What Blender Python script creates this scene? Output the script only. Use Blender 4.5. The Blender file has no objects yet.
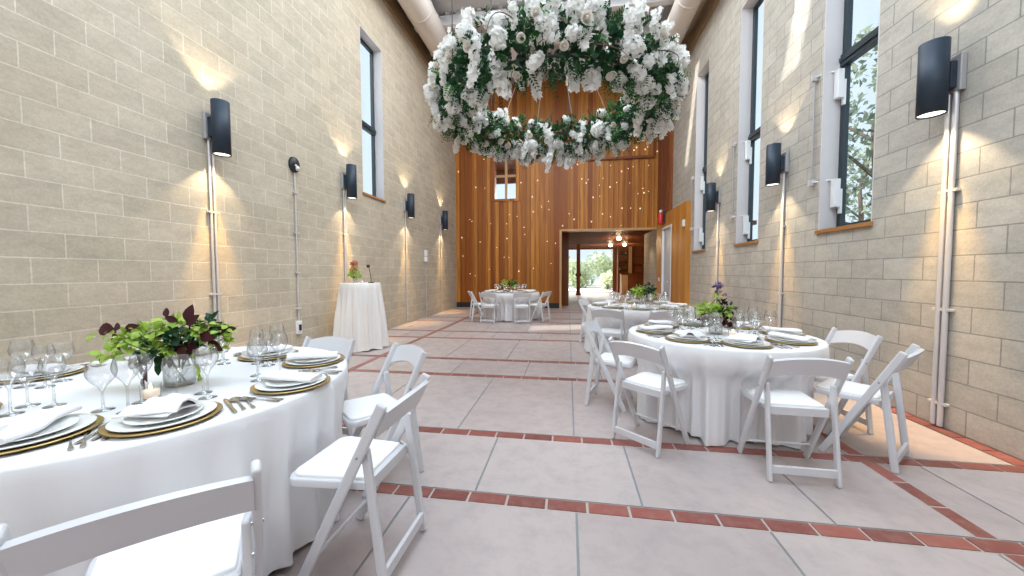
import bpy, math, random
from mathutils import Vector, Matrix
R = math.radians
rnd = random.Random(7)
SC = bpy.context.scene
COL = SC.collection
pi = math.pi

# ------------------------------------------------------------------ mesh builder
class MB:
    def __init__(s):
        s.v = []; s.f = []; s.m = []; s.s = []
    def add(s, vs, fs, mi=0, smooth=False):
        b = len(s.v); s.v += [tuple(v) for v in vs]
        for f in fs:
            s.f.append([b + i for i in f]); s.m.append(mi); s.s.append(smooth)
    def box(s, x0, x1, y0, y1, z0, z1, mi=0, M=None):
        vs = [Vector((x, y, z)) for x in (x0, x1) for y in (y0, y1) for z in (z0, z1)]
        if M: vs = [M @ v for v in vs]
        s.add(vs, [(0,1,3,2),(4,6,7,5),(0,4,5,1),(2,3,7,6),(0,2,6,4),(1,5,7,3)], mi)
    def bar(s, p0, p1, w, d, side=(1,0,0), mi=0, w1=None, d1=None):
        # rectangular bar: w along side, d across
        p0 = Vector(p0); p1 = Vector(p1); a = (p1 - p0).normalized()
        sd = Vector(side); sd = (sd - a * sd.dot(a)).normalized(); t = a.cross(sd)
        w1 = w if w1 is None else w1; d1 = d if d1 is None else d1
        vs = []
        for p, ww, dd in ((p0, w, d), (p1, w1, d1)):
            for i, j in ((-1,-1),(1,-1),(1,1),(-1,1)):
                vs.append(p + sd * (i * ww / 2) + t * (j * dd / 2))
        s.add(vs, [(0,3,2,1),(4,5,6,7),(0,1,5,4),(1,2,6,5),(2,3,7,6),(3,0,4,7)], mi)
    def tube(s, pts, r, n=8, mi=0, cap=True):
        pts = [Vector(p) for p in pts]; rs = r if isinstance(r, (list, tuple)) else [r] * len(pts)
        vs = []; up = Vector((0, 0, 1)); prev = None
        for i, p in enumerate(pts):
            a = (pts[min(i + 1, len(pts) - 1)] - pts[max(i - 1, 0)]).normalized()
            if prev is None:
                u = a.cross(up)
                if u.length < .01: u = a.cross(Vector((1, 0, 0)))
                u.normalize()
            else:
                u = (prev - a * prev.dot(a)).normalized()
            prev = u; w = a.cross(u)
            for k in range(n):
                t = 2 * pi * k / n
                vs.append(p + (u * math.cos(t) + w * math.sin(t)) * rs[i])
        fs = []
        for i in range(len(pts) - 1):
            for k in range(n):
                fs.append((i*n+k, i*n+(k+1)%n, (i+1)*n+(k+1)%n, (i+1)*n+k))
        s.add(vs, fs, mi, True)
        if cap:
            s.add(vs[:n], [tuple(range(n))[::-1]], mi); s.add(vs[-n:], [tuple(range(n))], mi)
    def lathe(s, prof, n=24, c=(0,0,0), mi=0, M=None):
        vs = []
        for r, z in prof:
            for k in range(n):
                t = 2 * pi * k / n
                v = Vector((r * math.cos(t), r * math.sin(t), z))
                if M: v = M @ v
                vs.append(v + Vector(c))
        fs = []
        for i in range(len(prof) - 1):
            for k in range(n):
                fs.append((i*n+k, i*n+(k+1)%n, (i+1)*n+(k+1)%n, (i+1)*n+k))
        s.add(vs, fs, mi, True)
    def disc(s, r, z, n=24, c=(0,0,0), mi=0, flip=False):
        vs = [Vector((r*math.cos(2*pi*k/n), r*math.sin(2*pi*k/n), z)) + Vector(c) for k in range(n)]
        f = tuple(range(n)); s.add(vs, [f[::-1] if flip else f], mi)
    def sheet(s, grid, mi=0, smooth=True, thick=0.0, closed=False):
        # grid [i][j] of Vectors; optional thickness along (approx.) normals
        ni = len(grid); nj = len(grid[0])
        fs = []
        for i in range(ni - 1):
            for j in range(nj if closed else nj - 1):
                fs.append((i*nj+j, i*nj+(j+1)%nj, (i+1)*nj+(j+1)%nj, (i+1)*nj+j))
        vs = [Vector(g) for row in grid for g in row]
        if not thick:
            s.add(vs, fs, mi, smooth); return
        nrm = []
        for i in range(ni):
            for j in range(nj):
                a = vs[min(i+1,ni-1)*nj+j] - vs[max(i-1,0)*nj+j]
                b = vs[i*nj+min(j+1,nj-1)] - vs[i*nj+max(j-1,0)]
                c = b.cross(a); nrm.append(c.normalized() if c.length > 1e-9 else Vector((0,0,1)))
        s.add(vs, fs, mi, smooth)
        v2 = [v + n * thick for v, n in zip(vs, nrm)]
        s.add(v2, [f[::-1] for f in fs], mi, smooth)
        def edge(idx):
            for a, b in zip(idx[:-1], idx[1:]):
                s.add([vs[a], vs[b], v2[b], v2[a]], [(0,1,2,3)], mi)
        edge([j for j in range(nj)]); edge([(ni-1)*nj+j for j in range(nj)][::-1])
        edge([i*nj for i in range(ni)][::-1]); edge([i*nj+nj-1 for i in range(ni)])
    def build(s, name, mats, parent=None, bevel=0, seg=2, loc=None):
        me = bpy.data.meshes.new(name)
        me.from_pydata(s.v, [], s.f)
        if not isinstance(mats, (list, tuple)): mats = [mats]
        for m in mats: me.materials.append(m)
        me.polygons.foreach_set('material_index', s.m)
        me.polygons.foreach_set('use_smooth', s.s)
        me.validate(); me.update()
        o = bpy.data.objects.new(name, me); COL.objects.link(o)
        if parent: o.parent = parent
        if loc is not None: o.location = loc
        if bevel:
            b = o.modifiers.new('bevel', 'BEVEL'); b.width = bevel; b.segments = seg; b.limit_method = 'ANGLE'; b.angle_limit = R(40)
            b.harden_normals = False
        return o

def tag(o, label=None, cat=None, group=None, kind=None):
    if label: o['label'] = label
    if cat: o['category'] = cat
    if group: o['group'] = group
    if kind: o['kind'] = kind
    return o
def empty(name, loc=(0,0,0), rz=0, label=None, cat=None, group=None, kind=None):
    o = bpy.data.objects.new(name, None); COL.objects.link(o)
    o.location = loc; o.rotation_euler = (0, 0, rz); o.empty_display_size = .1
    return tag(o, label, cat, group, kind)
def copy_tree(o, parent=None):
    c = o.copy(); COL.objects.link(c)
    if parent: c.parent = parent
    for ch in [x for x in CH.get(o.name, [])]:
        CH.setdefault(c.name, []).append(copy_tree(ch, c))
    return c
CH = {}
def reg(o):
    # remember the children of a prototype
    CH[o.name] = [c for c in bpy.data.objects if c.parent == o]
    for c in CH[o.name]: reg(c)
    return o

# ------------------------------------------------------------------ materials
class NT:
    def __init__(s, name):
        s.m = bpy.data.materials.new(name); s.m.use_nodes = True; s.t = s.m.node_tree; s.n = s.t.nodes
        s.bsdf = s.n['Principled BSDF']; s.out = s.n['Material Output']
    def new(s, ty, **kw):
        n = s.n.new(ty)
        for k, v in kw.items(): setattr(n, k, v)
        return n
    def link(s, a, b): s.t.links.new(a, b)
    def setv(s, node, **kw):
        for k, v in kw.items():
            k = k.replace('_', ' ')
            node.inputs[k].default_value = v
    def math(s, op, a, b=None, c=None):
        n = s.new('ShaderNodeMath', operation=op)
        for i, x in enumerate((a, b, c)):
            if x is None: continue
            if isinstance(x, (int, float)): n.inputs[i].default_value = x
            else: s.link(x, n.inputs[i])
        return n.outputs[0]
    def mix(s, fac, a, b, blend='MIX'):
        n = s.new('ShaderNodeMix', data_type='RGBA', blend_type=blend)
        for i, x in ((0, fac), (6, a), (7, b)):
            if isinstance(x, (int, float)): n.inputs[i].default_value = x
            elif isinstance(x, tuple): n.inputs[i].default_value = (*x, 1) if len(x) == 3 else x
            else: s.link(x, n.inputs[i])
        return n.outputs[2]
def C4(c): return (c[0], c[1], c[2], 1)
def simple(name, col, rough=.5, metal=0, spec=.5, noise=0, nscale=8, bump=0, bscale=60, emit=None, estr=0, sheen=0, coat=0):
    t = NT(name); b = t.bsdf
    b.inputs['Base Color'].default_value = C4(col); b.inputs['Roughness'].default_value = rough
    b.inputs['Metallic'].default_value = metal; b.inputs['Specular IOR Level'].default_value = spec
    if sheen: b.inputs['Sheen Weight'].default_value = sheen
    if coat: b.inputs['Coat Weight'].default_value = coat
    if emit:
        b.inputs['Emission Color'].default_value = C4(emit); b.inputs['Emission Strength'].default_value = estr
    if noise or bump:
        tc = t.new('ShaderNodeTexCoord')
        if noise:
            nz = t.new('ShaderNodeTexNoise'); nz.inputs['Scale'].default_value = nscale; nz.inputs['Detail'].default_value = 4
            t.link(tc.outputs['Object'], nz.inputs['Vector'])
            c = t.mix(nz.outputs['Fac'], tuple(x * (1 - noise) for x in col), tuple(min(1, x * (1 + noise)) for x in col))
            t.link(c, b.inputs['Base Color'])
        if bump:
            nb = t.new('ShaderNodeTexNoise'); nb.inputs['Scale'].default_value = bscale; nb.inputs['Detail'].default_value = 3
            t.link(tc.outputs['Object'], nb.inputs['Vector'])
            bp = t.new('ShaderNodeBump'); bp.inputs['Strength'].default_value = bump; bp.inputs['Distance'].default_value = .01
            t.link(nb.outputs['Fac'], bp.inputs['Height']); t.link(bp.outputs['Normal'], b.inputs['Normal'])
    return t.m

def block_material(name, col, mortar, shift, dark, mw=.006):
    # running-bond concrete block, 406 x 203 mm, laid along world Y
    t = NT(name); b = t.bsdf
    tc = t.new('ShaderNodeTexCoord'); sp = t.new('ShaderNodeSeparateXYZ'); t.link(tc.outputs['Object'], sp.inputs[0])
    cb = t.new('ShaderNodeCombineXYZ')
    t.link(t.math('ADD', sp.outputs['Y'], shift + 40.64), cb.inputs['X']); t.link(t.math('ADD', sp.outputs['Z'], 4.064), cb.inputs['Y'])
    br = t.new('ShaderNodeTexBrick'); br.offset = .5; br.offset_frequency = 2; br.squash = 1
    t.setv(br, Scale=1.0, Mortar_Size=mw, Mortar_Smooth=.25, Bias=0.0, Brick_Width=.4064, Row_Height=.2032)
    t.link(cb.outputs[0], br.inputs['Vector'])
    br.inputs['Color1'].default_value = C4(tuple(x * .93 for x in col)); br.inputs['Color2'].default_value = C4(tuple(min(1, x * 1.06) for x in col))
    br.inputs['Mortar'].default_value = C4(mortar)
    n1 = t.new('ShaderNodeTexNoise'); t.setv(n1, Scale=1.3, Detail=5.0, Roughness=.6); t.link(tc.outputs['Object'], n1.inputs['Vector'])
    n2 = t.new('ShaderNodeTexNoise'); t.setv(n2, Scale=55.0, Detail=3.0); t.link(tc.outputs['Object'], n2.inputs['Vector'])
    st = t.new('ShaderNodeTexNoise'); t.setv(st, Scale=4.5, Detail=6.0, Roughness=.7)
    mp = t.new('ShaderNodeMapping'); mp.inputs['Scale'].default_value = (1, 1, 2.2); t.link(tc.outputs['Object'], mp.inputs[0]); t.link(mp.outputs[0], st.inputs['Vector'])
    rr = t.new('ShaderNodeMapRange'); t.setv(rr, From_Min=.35, From_Max=.7, To_Min=0.0, To_Max=1.0); t.link(n1.outputs['Fac'], rr.inputs['Value'])
    c = t.mix(rr.outputs[0], br.outputs['Color'], dark, 'MULTIPLY')
    r2 = t.new('ShaderNodeMapRange'); t.setv(r2, From_Min=.4, From_Max=.75, To_Min=1.04, To_Max=.82); t.link(st.outputs['Fac'], r2.inputs['Value'])
    r3 = t.new('ShaderNodeMapRange'); t.setv(r3, From_Min=.3, From_Max=.7, To_Min=.93, To_Max=1.07); t.link(n2.outputs['Fac'], r3.inputs['Value'])
    k = t.math('MULTIPLY', r2.outputs[0], r3.outputs[0])
    cc = t.new('ShaderNodeCombineColor'); [t.link(k, cc.inputs[i]) for i in range(3)]
    c = t.mix(1.0, c, cc.outputs[0], 'MULTIPLY')
    t.link(c, b.inputs['Base Color']); b.inputs['Roughness'].default_value = .85; b.inputs['Specular IOR Level'].default_value = .2
    h = t.math('ADD', t.math('MULTIPLY', br.outputs['Fac'], -.6), t.math('MULTIPLY', n2.outputs['Fac'], .25))
    bp = t.new('ShaderNodeBump'); t.setv(bp, Strength=.5, Distance=.01); t.link(h, bp.inputs['Height']); t.link(bp.outputs['Normal'], b.inputs['Normal'])
    return t.m

def wood_material(name, c1, c2, c3, axis='X', w=.15, rough=.45, grain='Z'):
    # vertical boards: tone changes from board to board along one axis, grain runs along the board
    t = NT(name); b = t.bsdf
    tc = t.new('ShaderNodeTexCoord'); sp = t.new('ShaderNodeSeparateXYZ'); t.link(tc.outputs['Object'], sp.inputs[0])
    cell = t.math('FLOOR', t.math('DIVIDE', sp.outputs[axis], w))
    wn = t.new('ShaderNodeTexWhiteNoise', noise_dimensions='1D'); t.link(cell, wn.inputs['W'])
    mp = t.new('ShaderNodeMapping')
    sc = {'X': (1, 22, 22), 'Y': (22, 1, 22), 'Z': (22, 22, .9)}[grain]; mp.inputs['Scale'].default_value = sc
    ad = t.new('ShaderNodeVectorMath', operation='ADD'); t.link(tc.outputs['Object'], ad.inputs[0])
    cv = t.new('ShaderNodeCombineXYZ'); t.link(t.math('MULTIPLY', wn.outputs['Value'], 7.0), cv.inputs[2 if grain == 'Z' else 0]); t.link(cv.outputs[0], ad.inputs[1])
    t.link(ad.outputs[0], mp.inputs[0])
    nz = t.new('ShaderNodeTexNoise'); t.setv(nz, Scale=1.0, Detail=5.0, Roughness=.6, Distortion=.6); t.link(mp.outputs[0], nz.inputs['Vector'])
    base = t.mix(wn.outputs['Value'], c1, c2)
    r = t.new('ShaderNodeMapRange'); t.setv(r, From_Min=.42, From_Max=.72, To_Min=0.0, To_Max=.75); t.link(nz.outputs['Fac'], r.inputs['Value'])
    t.link(t.mix(r.outputs[0], base, c3), b.inputs['Base Color'])
    b.inputs['Roughness'].default_value = rough; b.inputs['Specular IOR Level'].default_value = .35
    bp = t.new('ShaderNodeBump'); t.setv(bp, Strength=.15, Distance=.005); t.link(nz.outputs['Fac'], bp.inputs['Height']); t.link(bp.outputs['Normal'], b.inputs['Normal'])
    return t.m

def glass_material(name, tint=(.985,.99,.99), rim=.95, rough=.05, edge=(.20,.24,.28), base=.19):
    # thin glass: see-through face on, brighter and more mirror-like towards grazing angles
    t = NT(name); t.n.remove(t.bsdf)
    lw = t.new('ShaderNodeLayerWeight'); lw.inputs['Blend'].default_value = .5
    tr = t.new('ShaderNodeBsdfTransparent'); gl = t.new('ShaderNodeBsdfGlossy'); gl.inputs['Roughness'].default_value = rough
    fc = lw.outputs['Facing']
    tc = t.mix(t.math('POWER', fc, 3.0), tint, edge); t.link(tc, tr.inputs['Color'])
    mx = t.new('ShaderNodeMixShader'); f = t.math('ADD', t.math('MULTIPLY', t.math('POWER', fc, 4.0), rim), base)
    t.link(f, mx.inputs[0]); t.link(tr.outputs[0], mx.inputs[1]); t.link(gl.outputs[0], mx.inputs[2]); t.link(mx.outputs[0], t.out.inputs['Surface'])
    return t.m

def leaf_material(name, c1, c2, rough=.5, trans=.25):
    t = NT(name); b = t.bsdf
    gm = t.new('ShaderNodeNewGeometry'); c = t.mix(gm.outputs['Random Per Island'], c1, c2); t.link(c, b.inputs['Base Color'])
    b.inputs['Roughness'].default_value = rough; b.inputs['Specular IOR Level'].default_value = .3
    tl = t.new('ShaderNodeBsdfTranslucent'); t.link(c, tl.inputs['Color'])
    mx = t.new('ShaderNodeMixShader'); mx.inputs[0].default_value = trans
    t.link(b.outputs[0], mx.inputs[1]); t.link(tl.outputs[0], mx.inputs[2]); t.link(mx.outputs[0], t.out.inputs['Surface'])
    return t.m

def slab_material():
    t = NT('concrete_slab'); b = t.bsdf
    tc = t.new('ShaderNodeTexCoord'); gm = t.new('ShaderNodeNewGeometry')
    n1 = t.new('ShaderNodeTexNoise'); t.setv(n1, Scale=1.1, Detail=6.0, Roughness=.62, Distortion=.4); t.link(tc.outputs['Object'], n1.inputs['Vector'])
    n2 = t.new('ShaderNodeTexNoise'); t.setv(n2, Scale=7.0, Detail=6.0, Roughness=.7); t.link(tc.outputs['Object'], n2.inputs['Vector'])
    base = t.mix(gm.outputs['Random Per Island'], (.40,.335,.325), (.46,.40,.39))
    r1 = t.new('ShaderNodeMapRange'); t.setv(r1, From_Min=.35, From_Max=.68, To_Min=0.0, To_Max=.55); t.link(n1.outputs['Fac'], r1.inputs['Value'])
    c = t.mix(r1.outputs[0], base, (.54,.46,.43))
    r2 = t.new('ShaderNodeMapRange'); t.setv(r2, From_Min=.45, From_Max=.72, To_Min=0.0, To_Max=.45); t.link(n2.outputs['Fac'], r2.inputs['Value'])
    c = t.mix(r2.outputs[0], c, (.30,.255,.255)); t.link(c, b.inputs['Base Color'])
    r3 = t.new('ShaderNodeMapRange'); t.setv(r3, From_Min=.3, From_Max=.7, To_Min=.28, To_Max=.5); t.link(n2.outputs['Fac'], r3.inputs['Value']); t.link(r3.outputs[0], b.inputs['Roughness'])
    b.inputs['Specular IOR Level'].default_value = .4
    return t.m
def brick_band_material():
    t = NT('brick_band'); b = t.bsdf
    tc = t.new('ShaderNodeTexCoord'); gm = t.new('ShaderNodeNewGeometry')
    n2 = t.new('ShaderNodeTexNoise'); t.setv(n2, Scale=14.0, Detail=5.0, Roughness=.7); t.link(tc.outputs['Object'], n2.inputs['Vector'])
    c = t.mix(gm.outputs['Random Per Island'], (.18,.050,.042), (.31,.088,.070))
    r2 = t.new('ShaderNodeMapRange'); t.setv(r2, From_Min=.45, From_Max=.75, To_Min=0.0, To_Max=.5); t.link(n2.outputs['Fac'], r2.inputs['Value'])
    t.link(t.mix(r2.outputs[0], c, (.36,.2,.16)), b.inputs['Base Color']); b.inputs['Roughness'].default_value = .4
    return t.m

M = {}
M['block_l'] = block_material('pale_block_wall', (.545,.480,.375), (.69,.63,.52), .035, (.93,.915,.895))
M['block_r'] = block_material('grey_block_wall', (.49,.455,.395), (.31,.29,.26), .16, (.90,.90,.90))  # mortar darker than on the left: grazing shade put into the colour
M['slab'] = slab_material(); M['band'] = brick_band_material()
M['grout'] = simple('grey_grout', (.24,.26,.26), .8, noise=.2)
M['bandgrout'] = simple('pale_grout', (.46,.41,.37), .8, noise=.15, nscale=20)
M['cedar'] = wood_material('cedar_boards', (.27,.075,.010), (.66,.29,.045), (.24,.06,.008), 'X', .1651)
M['cedar_batten'] = wood_material('cedar_battens', (.30,.085,.012), (.50,.19,.03), (.18,.045,.008), 'X', .165)
M['cedar_y'] = wood_material('cedar_boards_side', (.48,.20,.035), (.62,.29,.06), (.40,.14,.022), 'Y', .1651)
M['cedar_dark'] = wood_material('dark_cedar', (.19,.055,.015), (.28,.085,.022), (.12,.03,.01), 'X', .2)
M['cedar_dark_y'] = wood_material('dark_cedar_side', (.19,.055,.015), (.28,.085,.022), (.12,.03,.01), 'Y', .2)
M['sillwood'] = wood_material('oak_sill', (.42,.20,.07), (.46,.23,.08), (.30,.13,.04), 'Z', 3, grain='Y')
M['lightwood'] = wood_material('light_wood', (.55,.33,.16), (.6,.38,.19), (.45,.25,.11), 'X', 3)
M['blackbase'] = simple('black_base', (.015,.015,.017), .5)
M['plaster'] = simple('white_plaster', (.63,.60,.60), .8, noise=.03)
M['steel_white'] = simple('white_painted_steel', (.78,.79,.80), .55, noise=.03)
M['deck'] = simple('grey_steel_deck', (.50,.49,.50), .5, noise=.06, nscale=2)
M['duct'] = simple('cream_duct', (.72,.67,.62), .6, noise=.03, nscale=3)
M['brownsteel'] = simple('brown_ledger', (.27,.18,.10), .55, noise=.15, nscale=5)
M['frame_dark'] = simple('dark_window_frame', (.035,.05,.06), .4, .3)
M['conduit'] = simple('galvanised_conduit', (.66,.64,.65), .4, .35)
M['sconce'] = simple('charcoal_sconce', (.018,.032,.052), .55, .1)
M['boxgrey'] = simple('grey_junction_box', (.42,.41,.42), .5, .3)
M['lens'] = simple('lamp_lens', (1,.95,.85), .4, emit=(1,.93,.8), estr=2.2)
M['chair'] = simple('white_resin', (.64,.64,.665), .38, noise=.02, nscale=3)
M['vinyl'] = simple('white_vinyl', (.83,.83,.84), .42, bump=.06, bscale=12)
M['linen'] = simple('white_linen', (.80,.80,.82), .85, sheen=.15, bump=.12, bscale=4)
M['linen_warm'] = simple('cream_linen', (.80,.77,.74), .85, sheen=.15, bump=.12, bscale=4)
M['napkin'] = simple('white_napkin_cloth', (.84,.83,.85), .9, bump=.35, bscale=22)
M['china'] = simple('white_china', (.80,.81,.80), .18, coat=.3)
M['gold'] = simple('gold_charger_rim', (.62,.45,.18), .3, .9, noise=.12, nscale=30)
M['silver'] = simple('polished_silver', (.62,.60,.58), .2, 1.0)
M['glass'] = glass_material('clear_glass')
M['pane'] = glass_material('window_glass', (.985,.995,.995), .22, edge=(.96,.98,.98), base=.02)
M['water'] = glass_material('water_in_glass', (.95,.97,.98), .7, edge=(.8,.84,.86))
M['candle'] = simple('candle_wax', (.9,.78,.66), .6, emit=(1,.72,.45), estr=.5)
M['flame'] = simple('candle_flame', (1,.8,.5), .6, emit=(1,.78,.45), estr=4)
M['black'] = simple('black_plastic', (.012,.012,.013), .45)
M['chrome'] = simple('chrome', (.6,.6,.62), .2, 1.0)
M['red'] = simple('red_enamel', (.62,.03,.03), .4)
M['white'] = simple('white_plastic', (.8,.8,.8), .5)
M['doorgrey'] = simple('grey_painted_door', (.62,.63,.66), .5)
M['glowdot'] = simple('glow_speck', (1,.85,.6), .5, emit=(1,.84,.6), estr=1.8)
M['bulb'] = simple('ceiling_bulb', (1,.9,.75), .5, emit=(1,.86,.62), estr=14)
M['fern'] = leaf_material('dark_fern', (.006,.040,.014), (.030,.115,.03))
M['lime'] = leaf_material('lime_leaves', (.28,.46,.05), (.55,.68,.16))
M['green'] = leaf_material('green_leaves', (.03,.14,.03), (.10,.28,.06))
M['dkgreen'] = leaf_material('deep_green_leaves', (.006,.034,.014), (.028,.095,.035))
M['burg'] = leaf_material('burgundy_leaves', (.018,.004,.008), (.075,.010,.016), trans=.05)
M['yellowf'] = leaf_material('yellow_petals', (.62,.42,.06), (.72,.55,.15))
M['pinkf'] = leaf_material('coral_petals', (.62,.18,.12), (.75,.36,.28))
M['purplef'] = leaf_material('purple_petals', (.10,.07,.22), (.22,.15,.38))
M['petal'] = leaf_material('white_petals', (.88,.87,.84), (.95,.94,.92), .6, .45)
M['rose'] = leaf_material('cream_rose_petals', (.90,.85,.77), (.94,.91,.86), .6, .4)
M['twig'] = simple('brown_twig', (.10,.055,.03), .8)
M['stem'] = simple('green_stem', (.10,.20,.05), .7)
M['cable'] = simple('dark_cable', (.05,.045,.04), .5)
M['treeleaf'] = leaf_material('tree_leaves', (.14,.20,.13), (.50,.58,.46), .6, .35)
M['bushleaf'] = leaf_material('garden_leaves', (.48,.56,.32), (.84,.88,.70), .6, .4)
M['bark'] = simple('tree_bark', (.16,.13,.10), .9, noise=.3)
M['paving'] = simple('pale_paving', (.62,.60,.56), .9, noise=.1)
M['metal_white'] = simple('white_opener_metal', (.80,.80,.80), .35, .1)

# ------------------------------------------------------------------ dimensions
XL, XR, YB, YF, ZC = -4.10, 3.08, 13.0, -4.6, 8.0
WT = .28

def slab_with_holes(mb, u0, u1, v0, v1, holes, fn, mi=0):
    # rectangle in (u, v) minus holes; fn(u0,u1,v0,v1) emits one block
    us = sorted({u0, u1, *[h[0] for h in holes], *[h[1] for h in holes]})
    for a, b in zip(us[:-1], us[1:]):
        if a < u0 - 1e-6 or b > u1 + 1e-6: continue
        hs = sorted([h for h in holes if h[0] < (a + b) / 2 < h[1]], key=lambda h: h[2])
        v = v0
        for h in hs:
            if h[2] > v: fn(a, b, v, h[2])
            v = h[3]
        if v1 > v: fn(a, b, v, v1)

# ------------------------------------------------------------------ floor
mb = MB()
mb.box(XL - WT, XR + WT, YF, YB + .3, -.12, -.006, 2)
G_ = .0065
lat = [(-1.24,), (-.4,), (.4,), (1.985,), (2.80,), (4.39,), (5.21,), (6.85,), (7.66,), (9.25,), (10.06,), (11.65,), (12.45,)]
lat = [y[0] for y in lat]; BW = .098
XBL, XBR = -2.87, 2.02                         # the two bands that run along the room
strips = [(YF, lat[0] - BW / 2, .05)] + [(a + BW / 2, b - BW / 2, None) for a, b in zip(lat[:-1], lat[1:])] + [(lat[-1] + BW / 2, YB + .3, None)]
def brick(x0, x1, y0, y1):
    g = .007
    mb.box(x0 + g, x1 - g, y0 + g, y1 - g, -.03, 0, 1)
def slab(x0, x1, y0, y1):
    if x1 - x0 < .05 or y1 - y0 < .05: return
    mb.box(x0 + G_, x1 - G_, y0 + G_, y1 - G_, -.03, 0, 0)
for y in lat:
    x = -.79 + .225 * round((XL + .79) / .225)
    while x < XR:
        brick(max(x, XL), min(x + .225, XR), y - BW / 2, y + BW / 2); x += .225
    mb.box(XL, XR, y - BW / 2, y + BW / 2, -.05, -.004, 3)
for (y0, y1, _) in strips:
    wide = (y1 - y0) > 1.1
    joints = [(.05 if wide else -.54) + .953 * k for k in range(-6, 5)]
    xs = [XL + .01] + [j for j in joints if XL + .3 < j < XR - .3] + [XR - .13]
    for a, b in zip(xs[:-1], xs[1:]): slab(a, b, y0, y1)
    y = y0                                       # brick soldier course along both walls
    n = max(1, round((y1 - y0) / .225)); st = (y1 - y0) / n
    for k in range(n):
        for xa, xb in ((XR - .12, XR),):
            brick(xa, xb, y0 + k * st, y0 + (k + 1) * st)
floor = mb.build('floor', [M['slab'], M['band'], M['grout'], M['bandgrout']]); floor['kind'] = 'structure'
# diagonal-looking bands that run along the room, laid in the outer bays only
def long_band(x, segs):
    m = MB()
    for y0, y1 in segs:
        n = max(1, round((y1 - y0) / .225)); st = (y1 - y0) / n
        m.box(x - .05, x + .05, y0, y1, -.02, .0015, 1)
        for k in range(n):
            m.box(x - .043, x + .043, y0 + k * st + .006, y0 + (k + 1) * st - .006, -.02, .003, 0)
    return m.build('trim_1', [M['band'], M['bandgrout']])
segs = [(a + BW / 2, b - BW / 2) for a, b in zip(lat[:-1], lat[1:])] + [(lat[-1] + BW / 2, YB - .1)]
t1 = long_band(XBL, segs); t1['kind'] = 'structure'; t1.name = 'trim_1'
t2 = long_band(XBR, segs); t2['kind'] = 'structure'; t2.name = 'trim_2'

# ------------------------------------------------------------------ walls
WL = (6.84, 7.70, 2.92, 6.20)
W1 = (4.27, 5.08, 1.81, 6.05); W2 = (6.53, 7.33, 1.81, 6.05); W3 = (8.84, 9.62, 1.81, 6.05)
mb = MB()
slab_with_holes(mb, YF, YB, 0, ZC, [WL], lambda a, b, c, d: mb.box(XL - WT, XL, a, b, c, d))
w = mb.build('wall_left', M['block_l']); w['kind'] = 'structure'
mb = MB()
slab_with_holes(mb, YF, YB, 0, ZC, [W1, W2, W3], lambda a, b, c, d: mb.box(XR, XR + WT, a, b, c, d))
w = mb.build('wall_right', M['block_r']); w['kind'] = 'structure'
# front wall behind the viewpoint, with a high opening put in for light
mb = MB()
slab_with_holes(mb, XL, XR, 0, ZC, [(-3.4, 2.4, 4.9, 7.7)], lambda a, b, c, d: mb.box(a, b, YF - WT, YF, c, d))
w = mb.build('wall_front', M['plaster']); w['kind'] = 'structure'

# back wall: cedar board and batten
OPX0, OPZ = -.28, 2.74
NW = (-2.65, -1.84, 3.93, 5.62)
mb = MB()
bw = .165; x = XL
i = 0
def board(x0, x1, proud, mi=0):
    holes = [(OPX0, XR, 0, OPZ), NW]
    zz = [.19, ZC]
    segs_ = [(.19, ZC)]
    mid = (x0 + x1) / 2
    if mid > OPX0: segs_ = [(OPZ, ZC)]
    elif NW[0] < mid < NW[1]: segs_ = [(.19, NW[2]), (NW[3], ZC)]
    for z0, z1 in segs_: mb.box(x0, x1, YB - proud, YB + .25, z0, z1, mi)
edges = [XL]
while edges[-1] < XR - .01:
    nx = edges[-1] + bw
    for c in (NW[0], NW[1], OPX0, XR):
        if edges[-1] + .02 < c < nx + .05: nx = c
    edges.append(min(nx, XR))
for a, b in zip(edges[:-1], edges[1:]):
    board(a, b, .0 if i % 3 else .018); i += 1
    if b < XR - .02 and b > XL + .1:
        board(b - .022, b + .022, .045, 1)
wb = mb.build('wall_back', [M['cedar'], M['cedar_batten']]); wb['kind'] = 'structure'
m = MB(); m.box(XL, OPX0, YB - .03, YB + .25, 0, .19); o = m.build('baseboard_back', M['blackbase']); o['kind'] = 'structure'
# opening surround, header rail of the upper panel, its side post
m = MB()
m.box(OPX0 - .03, OPX0 + .05, YB - .06, YB + .3, 0, OPZ + .05); m.box(OPX0 + .05, XR - .01, YB - .06, YB + .3, OPZ - .01, OPZ + .06)
m.box(OPX0 - .02, OPX0 + .06, YB - .065, YB + .3, 0, .12)
o = m.build('trim_3', M['lightwood'], bevel=.004); o['kind'] = 'structure'
m = MB(); m.box(.62, 2.86, YB - .10, YB, 5.13, 5.21); m.box(2.80, 2.90, YB - .10, YB, 5.21, ZC)
o = m.build('trim_4', M['cedar_dark'], bevel=.004); o['kind'] = 'structure'
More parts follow.
